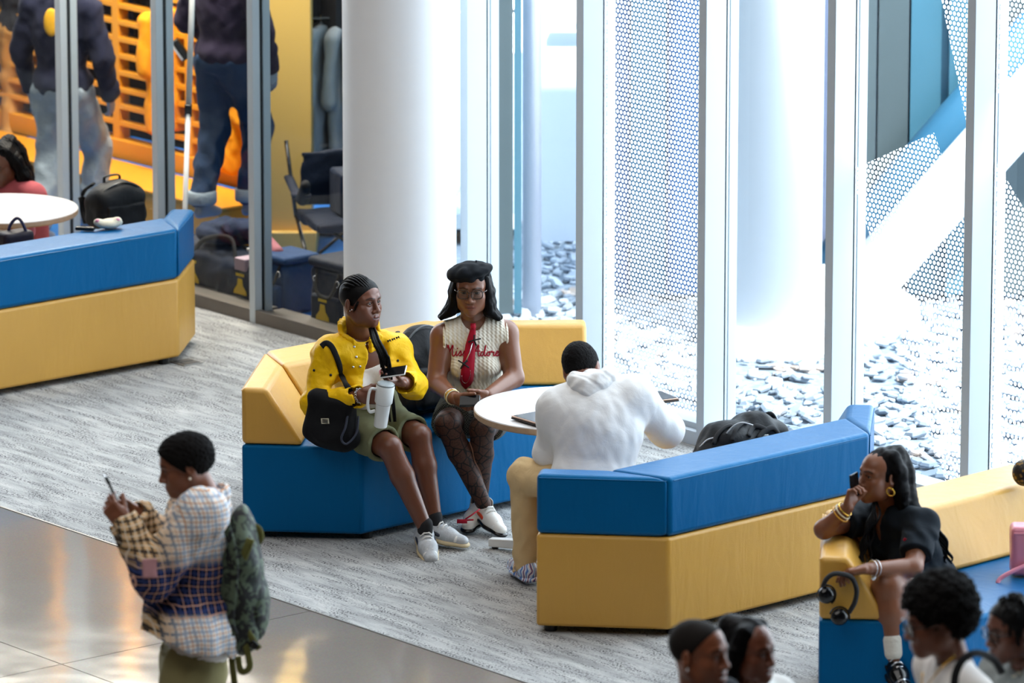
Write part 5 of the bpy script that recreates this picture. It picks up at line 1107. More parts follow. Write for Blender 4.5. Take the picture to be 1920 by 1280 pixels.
# ------------------------------------------------------------------ young man in the plaid shirt, standing in front
def plaid_mat():
    n = NT('bleached_plaid_flannel'); v = n.coord('Object'); sp_ = n.add('ShaderNodeSeparateXYZ'); n.link(v, sp_.inputs[0]); X, Y, Z = sp_.outputs
    wob_ = n.math('MULTIPLY', n.noise(v, 5, 2, .5), .05); h = n.math('ADD', n.math('ADD', X, n.math('MULTIPLY', Y, .6)), wob_); zz = n.math('ADD', Z, wob_)
    def stripe(c, per, w, off=0.0): return n.math('LESS_THAN', n.math('PINGPONG', n.math('ADD', c, 40 + off), per / 2), w)
    big = n.math('MAXIMUM', stripe(h, .036, .0045), stripe(zz, .036, .0045)); thin = n.math('MAXIMUM', stripe(h, .036, .0016, .018), stripe(zz, .036, .0016, .018))
    f = n.noise(v, 2.2, 3, .5)
    cream = n.mix(big, srgb('#e9e6e2'), srgb('#a3b0c2')); cream = n.mix(thin, cream, srgb('#c98f5c'))
    navy = n.mix(big, srgb('#161f3c'), srgb('#323f6c')); navy = n.mix(thin, navy, srgb('#d9a893'))
    tan = n.mix(big, srgb('#d3ae80'), srgb('#4a4038')); tan = n.mix(thin, tan, srgb('#ece0cb'))
    zf = n.math('ADD', Z, n.math('MULTIPLY', f, .10))
    z1 = n.ramp(n.math('MULTIPLY', n.math('SUBTRACT', zf, PLZ), 2.0), [(.0, 0), (.06, 1), (.42, 1), (.56, 0)])
    side = n.ramp(n.math('ADD', n.math('MULTIPLY', n.math('SUBTRACT', X, PLX), 3.0), n.math('MULTIPLY', f, .4)), [(.25, 1), (.6, 0)])
    c = n.mix(side, cream, tan); c = n.mix(z1, c, navy); n.col(c); n.set(Roughness=.95); n.b.inputs['Specular IOR Level'].default_value = .1
    n.bump(n.math('ADD', n.noise(v, 14, 4, .55, .5), n.math('MULTIPLY', n.noise(v, 500, 2), .08)), .5, .012); return n.m
PLZ, PLX = 1.06, -1.44
M_CAMO = None
def camo_mat():
    n = NT('green_black_camouflage'); v = n.coord('Object'); a = n.ramp(n.noise(v, 16, 2, .5, 1.5), [(.42, 0), (.46, 1)]); b = n.ramp(n.noise(n.coord('Object', loc=(5, 2, 1)), 20, 2, .5, 1.5), [(.5, 0), (.54, 1)])
    n.col(n.mix(b, n.mix(a, srgb('#16231f'), srgb('#4c5a48')), srgb('#0b0e10'))); n.set(Roughness=.7); n.bump(n.noise(v, 18, 3), .4, .012); return n.m
M_CAMO = camo_mat(); M_OLST = cloth('olive_webbing', '#5c5c30', .8, .1, .2, 30)
def person_standing():
    Y = -4.8
    J = dict(pel=atY(362, 1235, Y), nk=atY(384, 925, Y), sl=atY(378, 962, Y - .17), sr=atY(368, 950, Y + .17), el=atY(290, 1080, Y - .22), wl=atY(232, 982, Y - .14), er=atY(318, 1060, Y + .20), wr=atY(256, 966, Y + .02))
    sk = skin_mat('skin_medium_brown', '#7d4c36')
    d = person('person', 'young man in plaid shirt with green backpack standing and reading his phone', atY(346, 869, Y), (-.95, -.16, -.26), J['nk'], sk, 1.02, hkw=dict(wide=.98, lips=1.1, nose=1.05), lip=(.95, .6, .6), eye_look=(0, -.3), root_loc=(J['pel'].x, J['pel'].y, 0))
    root = d['root']; b = SDF(); torso(b, J['pel'], J['nk'], J['sl'], J['sr']); arm(b, J['sl'], J['el'], J['wl']); arm(b, J['sr'], J['er'], J['wr'])
    P = J['pel']; L = []
    for q, yy in ((0, -.10), (1, .10)): hp, kn, an = P + V(0, yy, -.06), P + V(-.04, yy * 1.1, -.48), P + V(.03, yy * 1.1, -P.z + .09); L.append((hp, kn, an)); leg(b, hp, kn, an)
    add_hand(d, J['wl'], (-.62, .28, .72), (.30, .92, .0), False, curls=(.5, .55, .6, .65), thumb=(.8, .35, .5), tb=.2, el=J['el'])
    add_hand(d, J['wr'], (-.85, -.15, .35), (.2, -.9, .1), True, curls=(.5, .55, .6, .65), thumb=(.8, .35, .5), tb=.2, el=J['er'])
    finish_body(d, b)
    s = SDF(); torso(s, P + V(.0, 0, -.0), J['nk'] + V(.01, 0, -.05), J['sl'] - V(0, 0, .015), J['sr'] - V(0, 0, .015), .045, 1.12, 1.18, 1.15, k=.08); s.cap(P + V(-.01, -.10, .13), P + V(-.01, .10, .13), .20, None, .08)
    s.cut(P + V(0, 0, .115), (-.32, 0, -1)); s.cap(J['nk'] + V(-.04, 0, .1), J['nk'] + V(-.02, 0, -.03), .085, .070, .01, sub=True)
    for sh, e, w in ((J['sl'], J['el'], J['wl']), (J['sr'], J['er'], J['wr'])):
        q = SDF(); dd = (w - e).normalized(); q.cap(sh, e, .098, .090, .05); q.cap(e, w - dd * .03, .088, .062, .04); q.cap(w - dd * .05, w + dd * .03, .058, .064, .02); q.cut(w + dd * .02, dd); q.cap(w - dd * .02, w + dd * .1, .050, .056, .004, sub=True); s.uni(q, .04)
    f1 = wob(81, 22, .010); f2 = wob(82, 48, .005); sh_ = sobj('plaid_shirt', s, .0075, plaid_mat(), root, disp=lambda Q: f1(Q) + f2(Q))
    s = SDF(); c = J['nk'] + V(.004, 0, -.018)
    for i in range(14):
        a0, a1 = R(-150 + i * 300 / 14), R(-150 + (i + 1) * 300 / 14); f = lambda a: c + V(math.cos(a) * .085, math.sin(a) * .088, .022 * math.cos(a))
        s.cap(f(a0) + V(0, 0, .02), f(a1) + V(0, 0, .02), .010, None, .012); s.cap(f(a0) - V(0, 0, .014), f(a1) - V(0, 0, .014), .014, None, .012); s.cap(f(a0), f(a1), .012, None, .012)
    sobj('collar', s, .006, sh_.data.materials[0], sh_)
    h = surf_hit(sh_, 281, 1066)
    if h: s = SDF(); T = h[1].to_track_quat('Z', 'Y').to_matrix(); s.box(h[0], (.034, .045, .006), T, .012); sobj('elbow_patch', s, .006, mat('pink_grey_patch', '#a0757a', .9, .35, 25), sh_)
    s = SDF(); torso(s, P, J['nk'], J['sl'], J['sr'], .022, 1.08, 1.08); s.cut(P + V(0, 0, .045), (-.25, 0, -1)); s.cut(P + V(0, 0, .24), (0, 0, 1)); sobj('white_tee', s, .009, M_WTOP, root, disp=wob(84, 40, .003))
    s = SDF(); s.ell(P + V(0, 0, -.02), (.135, .18, .16))
    for hp, kn, an in L: s.cap(hp, kn, .125, .105, .05); s.cap(kn, an, .105, .10, .03)
    s.cut(P + V(0, 0, .065), (0, 0, 1)); s.ell(P + V(0, 0, .0), (.14, .18, .12)) if 0 else None; tr = sobj('jeans', s, .0095, cloth('faded_khaki_denim', '#8d845c', .9, .25, .6, 12), root, disp=wob(86, 30, .008))
    mb = MB(); mb.tube([(P.x + .128 * math.cos(a), P.y + .172 * math.sin(a), P.z + .045) for a in [6.2832 * i / 30 for i in range(31)]], .012, 6, flat=.4, upv=(1, 0, 0)); mb.build('waistband', tr.data.materials[0], tr, smooth=True)
    for hp, kn, an in L: shoe('shoe', an, (-1, 0, 0), root, (M_WHT, M_WHT, M_WHT))
    f3 = wob(88, 260, .0035); scalp(d, M_CURL, .012, f3, .080)
    mb = MB(); mb.ell(hl(d, (-.085, .0, -.042)), (.006,) * 3, 10); mb.build('earring', mat('pearl', '#efe6d2', .2), root, smooth=True)
    # backpack on his back
    c = atY(455, 1085, Y - .02); bp = thing('backpack', 'green and black camouflage backpack worn by the young man in plaid', 'backpack', c - V(0, 0, .35)); s = SDF()
    s.ell(c, (.085, .155, .315), None, .03); s.box(c + V(-.02, 0, -.06), (.07, .15, .22), Matrix.Rotation(R(-4), 3, 'Y'), .06, .05); sobj('body', s, .009, M_CAMO, bp, disp=wob(91, 26, .008))
    s = SDF(); s.ell(c + V(.055, -.01, -.10), (.055, .12, .15), None, .03); sobj('front_pocket', s, .008, M_CAMO, bp, disp=wob(92, 30, .005))
    mb = MB(); mb.tube(spline([atY(462, 986, Y - .05), atY(482, 990, Y - .05), atY(488, 1006, Y - .05), atY(482, 1018, Y - .05)], 5), .016, 8, flat=.35, upv=(0, 1, 0)); mb.build('grab_handle', M_OLST, bp, smooth=True)
    for k, pts in enumerate((((404, 945), (424, 985), (440, 1060), (432, 1160), (440, 1190)), ((470, 1010), (452, 1060), (440, 1120)))): mb = MB(); mb.tube(spline([atY(px, py, Y - .19 + .02 * k) for px, py in pts], 5), .017, 8, flat=.3, upv=(0, 1, 0)); mb.build('strap', M_OLST if k else M_CAMO, bp, smooth=True)
    for k, pts in enumerate((((450, 1185), (462, 1215), (468, 1250), (452, 1258), (446, 1230)), ((432, 1180), (434, 1230), (440, 1282)), ((455, 1170), (478, 1205), (486, 1216)))): mb = MB(); mb.tube(spline([atY(px, py, Y - .16) for px, py in pts], 5), .013, 8, flat=.3, upv=(0, 1, 0)); mb.build('loose_strap', M_OLST, bp, smooth=True)
    mb = MB(); mb.box(atY(476, 1208, Y - .16), (.035, .02, .03), Matrix.Rotation(R(40), 3, 'Y')); mb.build('buckle', M_BLK, bp, bevel=.004)
    phone('black mobile phone in the hands of the young man in plaid', atY(211, 922, Y - .06), (.9, .2, .38), (-.30, .0, 1), M_BLK)
person_standing()

# ------------------------------------------------------------------ woman in the black polo on the right
M_POLO = cloth('black_pique', '#101820', .9, .15, .5, 10, 400); M_PATENT = mat('black_patent', '#0a0b0e', .12, .1)
def long_hair(d, chains, m=M_LONG, res=.0045, seed=5, base=True, face=True, amp=.0028, back=.0):
    s = SDF()
    if base: s.ell((0, -.022, .030), (.080 * d['wide'], .100, .092))
    for pts, rs in chains: s.chain(pts, rs, .02)
    if face: s.ell((0, .098, -.03), (.066 * d['wide'], .080, .105), None, .012, True)
    return hsdf(d, s, 'hair', m, res, wob(seed, 150, amp, (1, 1, .12)))
def w3():
    J = dict(pel=atY(1735, 1085, -2.50), nk=atY(1664, 958, -2.62), sr=atY(1632, 965, -2.50), sl=atY(1730, 985, -2.78), er=atY(1545, 992, -2.80), wr=atY(1590, 950, -2.84), el=atY(1712, 1062, -2.98), wl=atY(1628, 1066, -3.10),
             hr=atY(1700, 1100, -2.42), hlf=atY(1735, 1110, -2.62), kl=atY(1665, 1098, -3.02), kr=atY(1650, 1110, -2.90), al=atY(1676, 1228, -3.06), ar=atY(1690, 1262, -2.90))
    sk = skin_mat('skin_golden_brown', '#7a4b33')
    d = person('person', 'woman in black polo dress leaning on the mustard armrest with phone and headphones', atY(1651, 889, -2.70), (-.86, -.47, .06), J['nk'], sk, .98, hkw=dict(wide=1.0, lips=1.05), lip=(1.0, .55, .55), eye_look=(0, .05), root_loc=(J['pel'].x, J['pel'].y, .47))
    root = d['root']; b = SDF(); torso(b, J['pel'], J['nk'], J['sl'], J['sr'], 0, .95, 1, 1, 1.0); leg(b, J['hlf'], J['kl'], J['al'], 0, 1.28); leg(b, J['hr'], J['kr'], J['ar'], 0, 1.2); arm(b, J['sl'], J['el'], J['wl']); arm(b, J['sr'], J['er'], J['wr'])
    add_hand(d, J['wr'], (.22, .1, .92), (.80, -.5, .0), True, curls=(.75, .8, .85, .9), thumb=(.7, .5, .4), tb=.3, el=J['er'], sc=.84)
    add_hand(d, J['wl'], (-.95, -.12, -.10), (0, -.2, -1), False, curls=(.35, .55, .6, .7), thumb=(.9, .3, .25), tb=.1, el=J['el'], sc=.98)
    finish_body(d, b)
    x = (J['sr'] - J['sl']).normalized(); ms = (J['sl'] + J['sr']) / 2; z = (ms - J['pel']).normalized(); y = z.cross(x).normalized(); Mj = Matrix((x, y, z)).transposed()
    s = SDF(); torso(s, J['pel'], J['nk'], J['sl'], J['sr'], .016, .98, 1.0, 1.0, 1.05); s.cap(J['nk'] + z * .1 + y * .02, J['nk'] - z * .0 + y * .015, .060, .054, .008, sub=True); s.cap(J['nk'] + y * .06, J['nk'] + y * .12 - z * .09, .034, .012, .006, sub=True)
    for sh, e, k in ((J['sl'], J['el'], .72), (J['sr'], J['er'], .62)):
        q = SDF(); e2 = sh.lerp(e, k); dd = (e - sh).normalized(); q.cap(sh, e2 + dd * .05, .076, .072, .03); q.cut(e2, dd); q.cap(sh + dd * .02, e, .052, .050, .004, sub=True) if 0 else None; s.uni(q, .03)
    for hp, kn in ((J['hr'], J['kr']), (J['hlf'], J['kl'])): q = SDF(); dd = (kn - hp).normalized(); q.cap(hp, kn, .10, .085, .04); q.cut(hp.lerp(kn, .5), dd); s.uni(q, .05)
    f1 = wob(101, 30, .006); po = sobj('polo_dress', s, .0065, M_POLO, root, disp=f1)
    for q in (1, -1):
        s = SDF(); s.chain([J['nk'] - y * .055 + x * q * .02 + z * .025, J['nk'] + x * q * .066 + z * .018, J['nk'] + x * q * .058 + y * .065 - z * .012, J['nk'] + x * q * .022 + y * .105 - z * .085], [.012, .015, .015, .008], .012, .6, (0, 0, 1)); sobj('collar', s, .005, M_POLO, po)
    h = surf_hit(po, 1698, 1012)
    if h: mb = MB(); mb.box(h[0] + h[1] * .001, (.018, .003, .012), Matrix.Rotation(R(30), 3, 'Y')); mb.build('red_logo', M_RED, po)
    long_hair(d, [([(q * .05, -.03, .085), (q * .072, -.05, .02), (q * .074, -.065, -.06), (q * .066, -.08, -.13)], [.03, .034, .036, .03]) for q in (-1, 1)] + [([(0, -.08, .08), (0, -.115, 0), (-.02, -.12, -.10), (-.05, -.15, -.18), (-.06, -.19, -.28), (-.05, -.225, -.37)], [.05, .055, .055, .045, .036, .012])], seed=107)
    rr = random.Random(8)      # loose wavy strands over her chest and down the back
    hr = [c for c in root.children if c.name.startswith('hair')][0]
    for i in range(16):
        e = rr.uniform(-1, 1); mb = MB(); P = spline([hl(d, (.05 + .02 * e, .0, -.05)), atY(1640 + 8 * e, 965, -2.78), atY(1628 + 9 * e, 1000, -2.80 + .01 * e), atY(1622 + 11 * e, 1035, -2.82), atY(1618 + 13 * e, 1052 + 22 * rr.random(), -2.84)], 6); P = [p + V(.006 * math.sin(k * .9 + e * 3), 0, 0) for k, p in enumerate(P)]; mb.tube(P, [.006 * (1 - .7 * k / len(P)) for k in range(len(P))], 6); mb.build('hair_strand', M_HAIR, hr, smooth=True)
    for i in range(14):
        e = rr.uniform(-1, 1); mb = MB(); P = spline([hl(d, (-.05 + .02 * e, -.12, -.12)), atY(1740 + 8 * e, 965, -2.62), atY(1758 + 9 * e, 1000, -2.60), atY(1772 + 8 * e, 1030, -2.60), atY(1778 + 7 * e, 1045 + 12 * rr.random(), -2.60)], 6); P = [p + V(.008 * math.sin(k * .8 + e * 3), 0, 0) for k, p in enumerate(P)]; mb.tube(P, [.010 * (1 - .7 * k / len(P)) for k in range(len(P))], 6); mb.build('hair_strand', M_HAIR, hr, smooth=True)
    mb = MB(); mb.tube(ring_path(hl(d, (-.084, -.004, -.062)), (.3, 1, 0), .015, 20, 1.3), .0035, 8); mb.build('earring', M_GOLD, root, smooth=True)
    for k, m in enumerate((M_GOLD, mat('cream_band', '#d9cfae', .5), mat('amber_band', '#d79a1c', .4))): bracelet(root, J['wr'].lerp(J['er'], .12 + .10 * k), J['wr'] - J['er'], .036 + .003 * k, m, .0032)
    for k in range(2): bracelet(root, J['wl'].lerp(J['el'], .10 + .08 * k), J['wl'] - J['el'], .036, M_SILVER, .0022)
    mb = MB(); mb.ell(J['wl'].lerp(J['el'], .12) + V(0, 0, -.04), (.012, .006, .014), 10); mb.build('charm', M_SILVER, root, smooth=True)
    # sock and patent boots
    for an, td in ((J['al'], (.25, -.8, -.35)), (J['ar'], (.35, -.8, -.1))):
        dn = (an - J['kl']).normalized(); s = SDF(); s.cap(an - dn * .02, an - dn * .075, .052, .058, .01); sobj('sock', s, .005, cloth('white_ribbed_sock', '#ded8cc', .95, .05, .5, 60), root)
        bt = shoe('boot', an, td, root, (M_PATENT, M_BLK, M_SILVER, M_BLK), L=.26, up=(.1, -.35, 1))
    phone('black mobile phone pressed to the cheek of the woman in black', atY(1602, 912, -2.80), (.80, -.55, .05), (-.25, .1, .95), M_BLK, (.066, .12, .009))
    # headphones hanging from her hand
    hp = thing('headphones', 'black over-ear headphones dangling from the hand of the woman in black', 'headphones', atY(1575, 1120, -3.14)); Yh = -3.15
    mb = MB(); P = spline([atY(px, py, Yh) for px, py in ((1543, 1100), (1549, 1086), (1562, 1076), (1580, 1076), (1597, 1083), (1606, 1104), (1603, 1128), (1592, 1148))], 6); mb.tube(P, .011, 8, flat=1.6, upv=(0, 1, 0)); mb.build('headband', M_BLKM, hp, smooth=True)
    for px, py, rot in ((1549, 1115, 60), (1574, 1156, 15)):
        c = atY(px, py, Yh); T = Matrix.Rotation(R(rot), 3, 'Y') @ Matrix.Rotation(R(70), 3, 'X'); mb = MB(); mb.lathe([(.012, .030), (.030, .026), (.037, .012), (.038, -.004), (.034, -.012)], c, 24, 0, T); cup = mb.build('ear_cup', M_BLK, hp, smooth=True); mb = MB(); mb.lathe([(.022, -.008), (.020, -.022), (.028, -.030), (.036, -.022), (.036, -.010)], c, 24, 0, T); mb.build('ear_pad', M_BLKM, cup, smooth=True)
        mb = MB(); mb.tube([c + T @ V(.043 * math.cos(a), .043 * math.sin(a), .004) for a in [math.pi * i / 14 for i in range(15)]], .004, 6); mb.build('yoke', M_BLK, cup, smooth=True)
w3()

# ------------------------------------------------------------------ the four passers-by in the foreground, cut by the frame
def bust(label, H, fwd, nk, skin, top, hs=1.0, hkw={}, yaw=0, lip=(.95, .6, .6), teeth=False, roll=0, collar=True, w=1.0, **kw):
    H = Vector(H); nk = Vector(nk); f = Vector((fwd[0], fwd[1], 0)).normalized(); x = f.cross(V(0, 0, 1))
    c, s_ = math.cos(yaw), math.sin(yaw); f = V(f.x * c - f.y * s_, f.x * s_ + f.y * c, 0); x = f.cross(V(0, 0, 1)); base = nk.z - 1.48
    d = person('person', label, H, fwd, nk, skin, hs, roll=roll, hkw=hkw, lip=lip, teeth=teeth, root_loc=(nk.x, nk.y, 0), res=.003, **kw); root = d['root']
    pel = nk - V(0, 0, .54) - f * .0; sl, sr = nk - x * .19 * w - V(0, 0, .055), nk + x * .19 * w - V(0, 0, .055); b = SDF(); torso(b, pel, nk, sl, sr, 0, w); g = SDF(); torso(g, pel, nk, sl, sr, .025, w * 1.05, 1.05); zf = nk.z
    wrs = []
    for q, sh in ((-1, sl), (1, sr)):
        e = sh + x * q * .05 - V(0, 0, .29); wr = e + f * .08 - V(0, 0, .24); arm(b, sh, e, wr); g.cap(sh, sh.lerp(e, .9), .075, .07, .04); wrs.append((e, wr)); add_hand(d, wr, (wr - e), x * -q, q > 0, el=e, res=.006)
    for q in (-1, 1): hp, kn, an = pel + x * q * .09 - V(0, 0, .05), pel + x * q * .10 + f * .05 - V(0, 0, .45), V(pel.x, pel.y, .09) + x * q * .1; leg(b, hp, kn, an)
    finish_body(d, b, .012); g.cap(nk + V(0, 0, .1), nk + V(0, 0, .0), .075, .062, .01, sub=True); sobj('top', g, .010, top, root, disp=wob(int(abs(H.x) * 100), 26, .008))
    t = SDF(); t.ell(pel - V(0, 0, .05), (.17, .17, .12))
    for q in (-1, 1): t.cap(pel + x * q * .09 - V(0, 0, .05), pel + x * q * .10 + f * .05 - V(0, 0, .45), .105, .085, .04); t.cap(pel + x * q * .10 + f * .05 - V(0, 0, .45), V(pel.x, pel.y, .12) + x * q * .1, .085, .075, .03)
    sobj('trousers', t, .014, M_DENIM, root)
    for q in (-1, 1): shoe('shoe', V(pel.x, pel.y, .09) + x * q * .1, f, root, (M_WHT, M_WHT, M_WHT), laces=False)
    return d, sl, sr, f, x
YF = -7.60
d, *_ = bust('smiling man with a short fade haircut and ear stud at the bottom edge', atY(1312, 1222, YF), (.86, -.50, .02), atY(1306, 1310, YF + .03), skin_mat('skin_fade', '#80492f'), cloth('dark_tee', '#20242c'), 1.03, dict(wide=.98, smile=1, mouth_open=.007, nose=1.1, lips=1.0), teeth=True)
scalp(d, hair_mat('faded_hair', '#15100e', .8, freq=300, bump=.4, spec=.2), -.001, None, .054)
mb = MB(); mb.ell(hl(d, (.084, -.002, -.044)), (.006,) * 3, 10); mb.build('earring', M_SILVER, d['root'], smooth=True)
YF = -7.0
d, *_ = bust('smiling woman with long straight black hair beside the man with the fade', atY(1406, 1216, YF), (.80, -.60, -.02), atY(1400, 1302, YF + .03), skin_mat('skin_smile', '#6a3b28'), cloth('white_pullover', '#d8d8d6'), .97, dict(wide=1.0, smile=1, mouth_open=.007), teeth=True, lip=(1, .5, .5))
long_hair(d, [([(q * .06, .01, .08), (q * .082, -.01, .0), (q * .085, -.03, -.09), (q * .08, -.04, -.20), (q * .07, -.05, -.30)], [.026, .030, .034, .034, .02]) for q in (-1, 1)] + [([(0, -.09, .07), (0, -.11, -.02), (0, -.11, -.14), (0, -.10, -.28)], [.05, .06, .06, .03])], seed=113)
YF = -7.2
d, sl, sr, f_, x_ = bust('man with a round afro and glasses in a white t-shirt at the bottom right', atY(1752, 1160, YF), (-.95, -.22, -.20), atY(1790, 1252, YF + .03), skin_mat('skin_afro', '#7b4a35'), M_WTOP, 1.05, dict(wide=1.05, lips=1.15, nose=1.15), w=1.12, eye_look=(0, -.2))
s = SDF(); s.ell((0, -.030, .062), (.128, .132, .108)); s.ell((0, -.07, .0), (.105, .09, .09), None, .04); s.ell((0, .105, -.055), (.10, .085, .115), None, .02, True)
for q in (-1, 1): s.ell((q * .095, .015, -.05), (.04, .045, .06), None, .02, True)
f3, f4 = wob(121, 190, .007), wob(122, 420, .004); hsdf(d, s, 'hair', M_CURL, .004, lambda P: f3(P) + f4(P)); glasses(d, M_BLK, .054, .040)
mb = MB(); mb.tube(spline([d['H'] + d['M'] @ V(*p) for p in ((-.07, -.03, -.13), (-.075, .04, -.17), (-.03, .09, -.235), (0, .10, -.26), (.04, .07, -.2))], 6), .003, 6); mb.build('necklace', M_GOLD, d['root'], smooth=True)
bag = thing('crossbody_strap', 'black bag strap over the shoulder of the man with the afro', 'strap', sl); mb = MB(); mb.tube(spline([atY(1788, 1300, YF - .20), atY(1792, 1262, YF - .22), atY(1806, 1236, YF - .21), atY(1832, 1224, YF - .16), atY(1862, 1236, YF - .02), atY(1880, 1262, YF + .05)], 6), .015, 8, flat=.25, upv=(0, 1, 0)); mb.build('webbing', M_BLKM, bag, smooth=True)
YF = -6.75
d, *_ = bust('person with short dreadlocks in a grey varsity jacket at the right edge', atY(1899, 1177, YF), (-.90, -.42, -.12), atY(1925, 1262, YF + .04), skin_mat('skin_dread', '#5c3526'), cloth('grey_varsity', '#8b9190'), 1.0, dict(wide=1.0, lips=1.1, nose=1.1))
hr = scalp(d, M_HAIR, .004, None, .075); rr = random.Random(19)
for i in range(46):
    a = rr.uniform(0, 6.283); q = rr.uniform(.1, 1.0); x0, y0 = math.cos(a) * .075 * q, -.018 + math.sin(a) * .095 * q; z0 = .027 + .088 * math.sqrt(max(0, 1 - q * q)); o_ = 1.35
    L_ = rr.uniform(.07, .12); P = [(x0, y0, z0), (x0 * 1.12, y0 * 1.12 + .004, z0 + .012), (x0 * o_ + rr.gauss(0, .008), y0 * 1.28 + .01, z0 - L_ * .5), (x0 * o_ + rr.gauss(0, .01), y0 * 1.30 + .01, z0 - L_)]
    mb = MB(); mb.tube(spline([hl(d, p) for p in P], 4), .0072, 6); mb.build('dreadlock', M_HAIR, hr, smooth=True)
glasses(d, M_BLK, .052, .036); mb = MB(); mb.ell(hl(d, (-.084, -.002, -.044)), (.006,) * 3, 10); mb.build('earring', M_SILVER, d['root'], smooth=True)
top = [c for c in d['root'].children if c.name.startswith('top')][0]; mb = MB(); P = [surf_hit(top, px, py) for px, py in ((1899, 1240), (1903, 1266), (1908, 1250), (1913, 1266), (1918, 1240))]; P = [h[0] + h[1] * .004 for h in P if h]
if len(P) > 2: mb.tube(P, .012, 6); mb.build('letter_patch', mat('cream_felt', '#ddd6c4', .95), top)
# ------------------------------------------------------------------ woman at the far table, half in the picture
YB = 5.35
d, *_ = bust('woman with long wavy hair and pink top bent over the far left table', atY(6, 303, YB), (-.55, -.72, -.42), atY(12, 345, YB + .06), skin_mat('skin_far', '#5c3626'), cloth('pink_knit', '#9c4a50'), 1.0, dict(wide=1.0, lips=1.1))
long_hair(d, [([(q * .06, .0, .08), (q * .085, -.02, .0), (q * .10, -.02, -.10), (q * .11, -.01, -.22), (q * .10, .0, -.32)], [.030, .036, .042, .042, .03]) for q in (-1, 1)] + [([(0, -.09, .07), (0, -.11, -.02), (0, -.11, -.16), (0, -.10, -.3)], [.05, .06, .06, .04])], seed=131, amp=.005)
# ------------------------------------------------------------------ things on tables, sofas and floor
def tablet(label, c, yaw, w=.20, h=.27, tilt=0):
    c = Vector(c); B = Matrix.Rotation(yaw, 3, 'Z') @ Matrix.Rotation(tilt, 3, 'X'); root = thing('tablet', label, 'tablet', c)
    mb = MB(); mb.box(c + V(0, 0, .008), (h, w, .010), B); mb.build('cover', mat('brown_tablet_cover', '#2a211d', .6), root, bevel=.004); mb = MB(); mb.box(c + V(0, 0, .017), (h * .99, w * .98, .006), B); mb.build('body', mat('rose_gold_metal', '#c8a591', .35, metal=.6), root, bevel=.002); mb = MB(); mb.box(c + V(0, 0, .0208), (h * .94, w * .90, .001), B); mb.build('screen', M_SCREEN, root)
tablet('tablet in a dark cover on the white table left of the man in the hoodie', atz(1024, 786, .742), R(38))
tablet('dark tablet jutting over the right edge of the white table', atz(1212, 752, .742), R(28), .18, .26)
M_BPN = cloth('black_backpack_nylon', '#0b0e13', .55, .2, .6, 12)
def backpack(label, c, size, yaw, m=M_BPN, lean=0, roll=0, handle=True, trim=None, res=.008, seed=1, pocket=True):
    c = Vector(c); B = Matrix.Rotation(yaw, 3, 'Z') @ Matrix.Rotation(lean, 3, 'X') @ Matrix.Rotation(roll, 3, 'Y'); w, dp, h = size; P = lambda x, y, z: c + B @ V(x, y, z); root = thing('backpack', label, 'backpack', c)
    s = SDF(); s.box(P(0, 0, h * .40), (w / 2, dp / 2, h * .40), B, .06, .04); s.ell(P(0, 0, h * .72), (w * .46, dp * .46, h * .28), B, .05); sobj('body', s, res, m, root, disp=wob(seed, 28, .007))
    s = SDF(); s.box(P(0, -dp * .5, h * .30), (w * .38, .04 if pocket else .012, h * .24), B, .035 if pocket else .01, .03); sobj('front_pocket', s, res, m, root, disp=wob(seed + 1, 28, .005))
    if handle: mb = MB(); mb.tube(spline([P(-w * .16, dp * .15, h * .96), P(-w * .13, dp * .15, h * 1.09), P(w * .13, dp * .15, h * 1.09), P(w * .16, dp * .15, h * .96)], 6), .011, 8, flat=.5); mb.build('grab_handle', m, root, smooth=True)
    mb = MB(); mb.tube(spline([P(-w * .44, -dp * .2, h * .35), P(-w * .40, -dp * .25, h * .78), P(0, -dp * .28, h * .985), P(w * .40, -dp * .25, h * .78), P(w * .44, -dp * .2, h * .35)], 7), .005, 6); mb.build('zip', trim or M_BLK, root, smooth=True)
    for q in (-1, 1): mb = MB(); mb.tube(spline([P(q * w * .25, dp * .45, h * .92), P(q * w * .33, dp * .75, h * .7), P(q * w * .34, dp * .7, h * .35), P(q * w * .38, dp * .45, h * .08)], 6), .026, 8, flat=.35, upv=(0, 0, 1)); mb.build('shoulder_strap', m, root, smooth=True)
    return root
backpack('black backpack standing between the two women on the sofa', atY(800, 772, .78), (.32, .18, .44), R(35), lean=R(-8), seed=201, handle=False, trim=mat('grey_zip', '#555a60', .5))
backpack('rounded black backpack standing on the far left sofa', atY(217, 424, 4.75), (.34, .20, .26), R(40), seed=205, pocket=False)
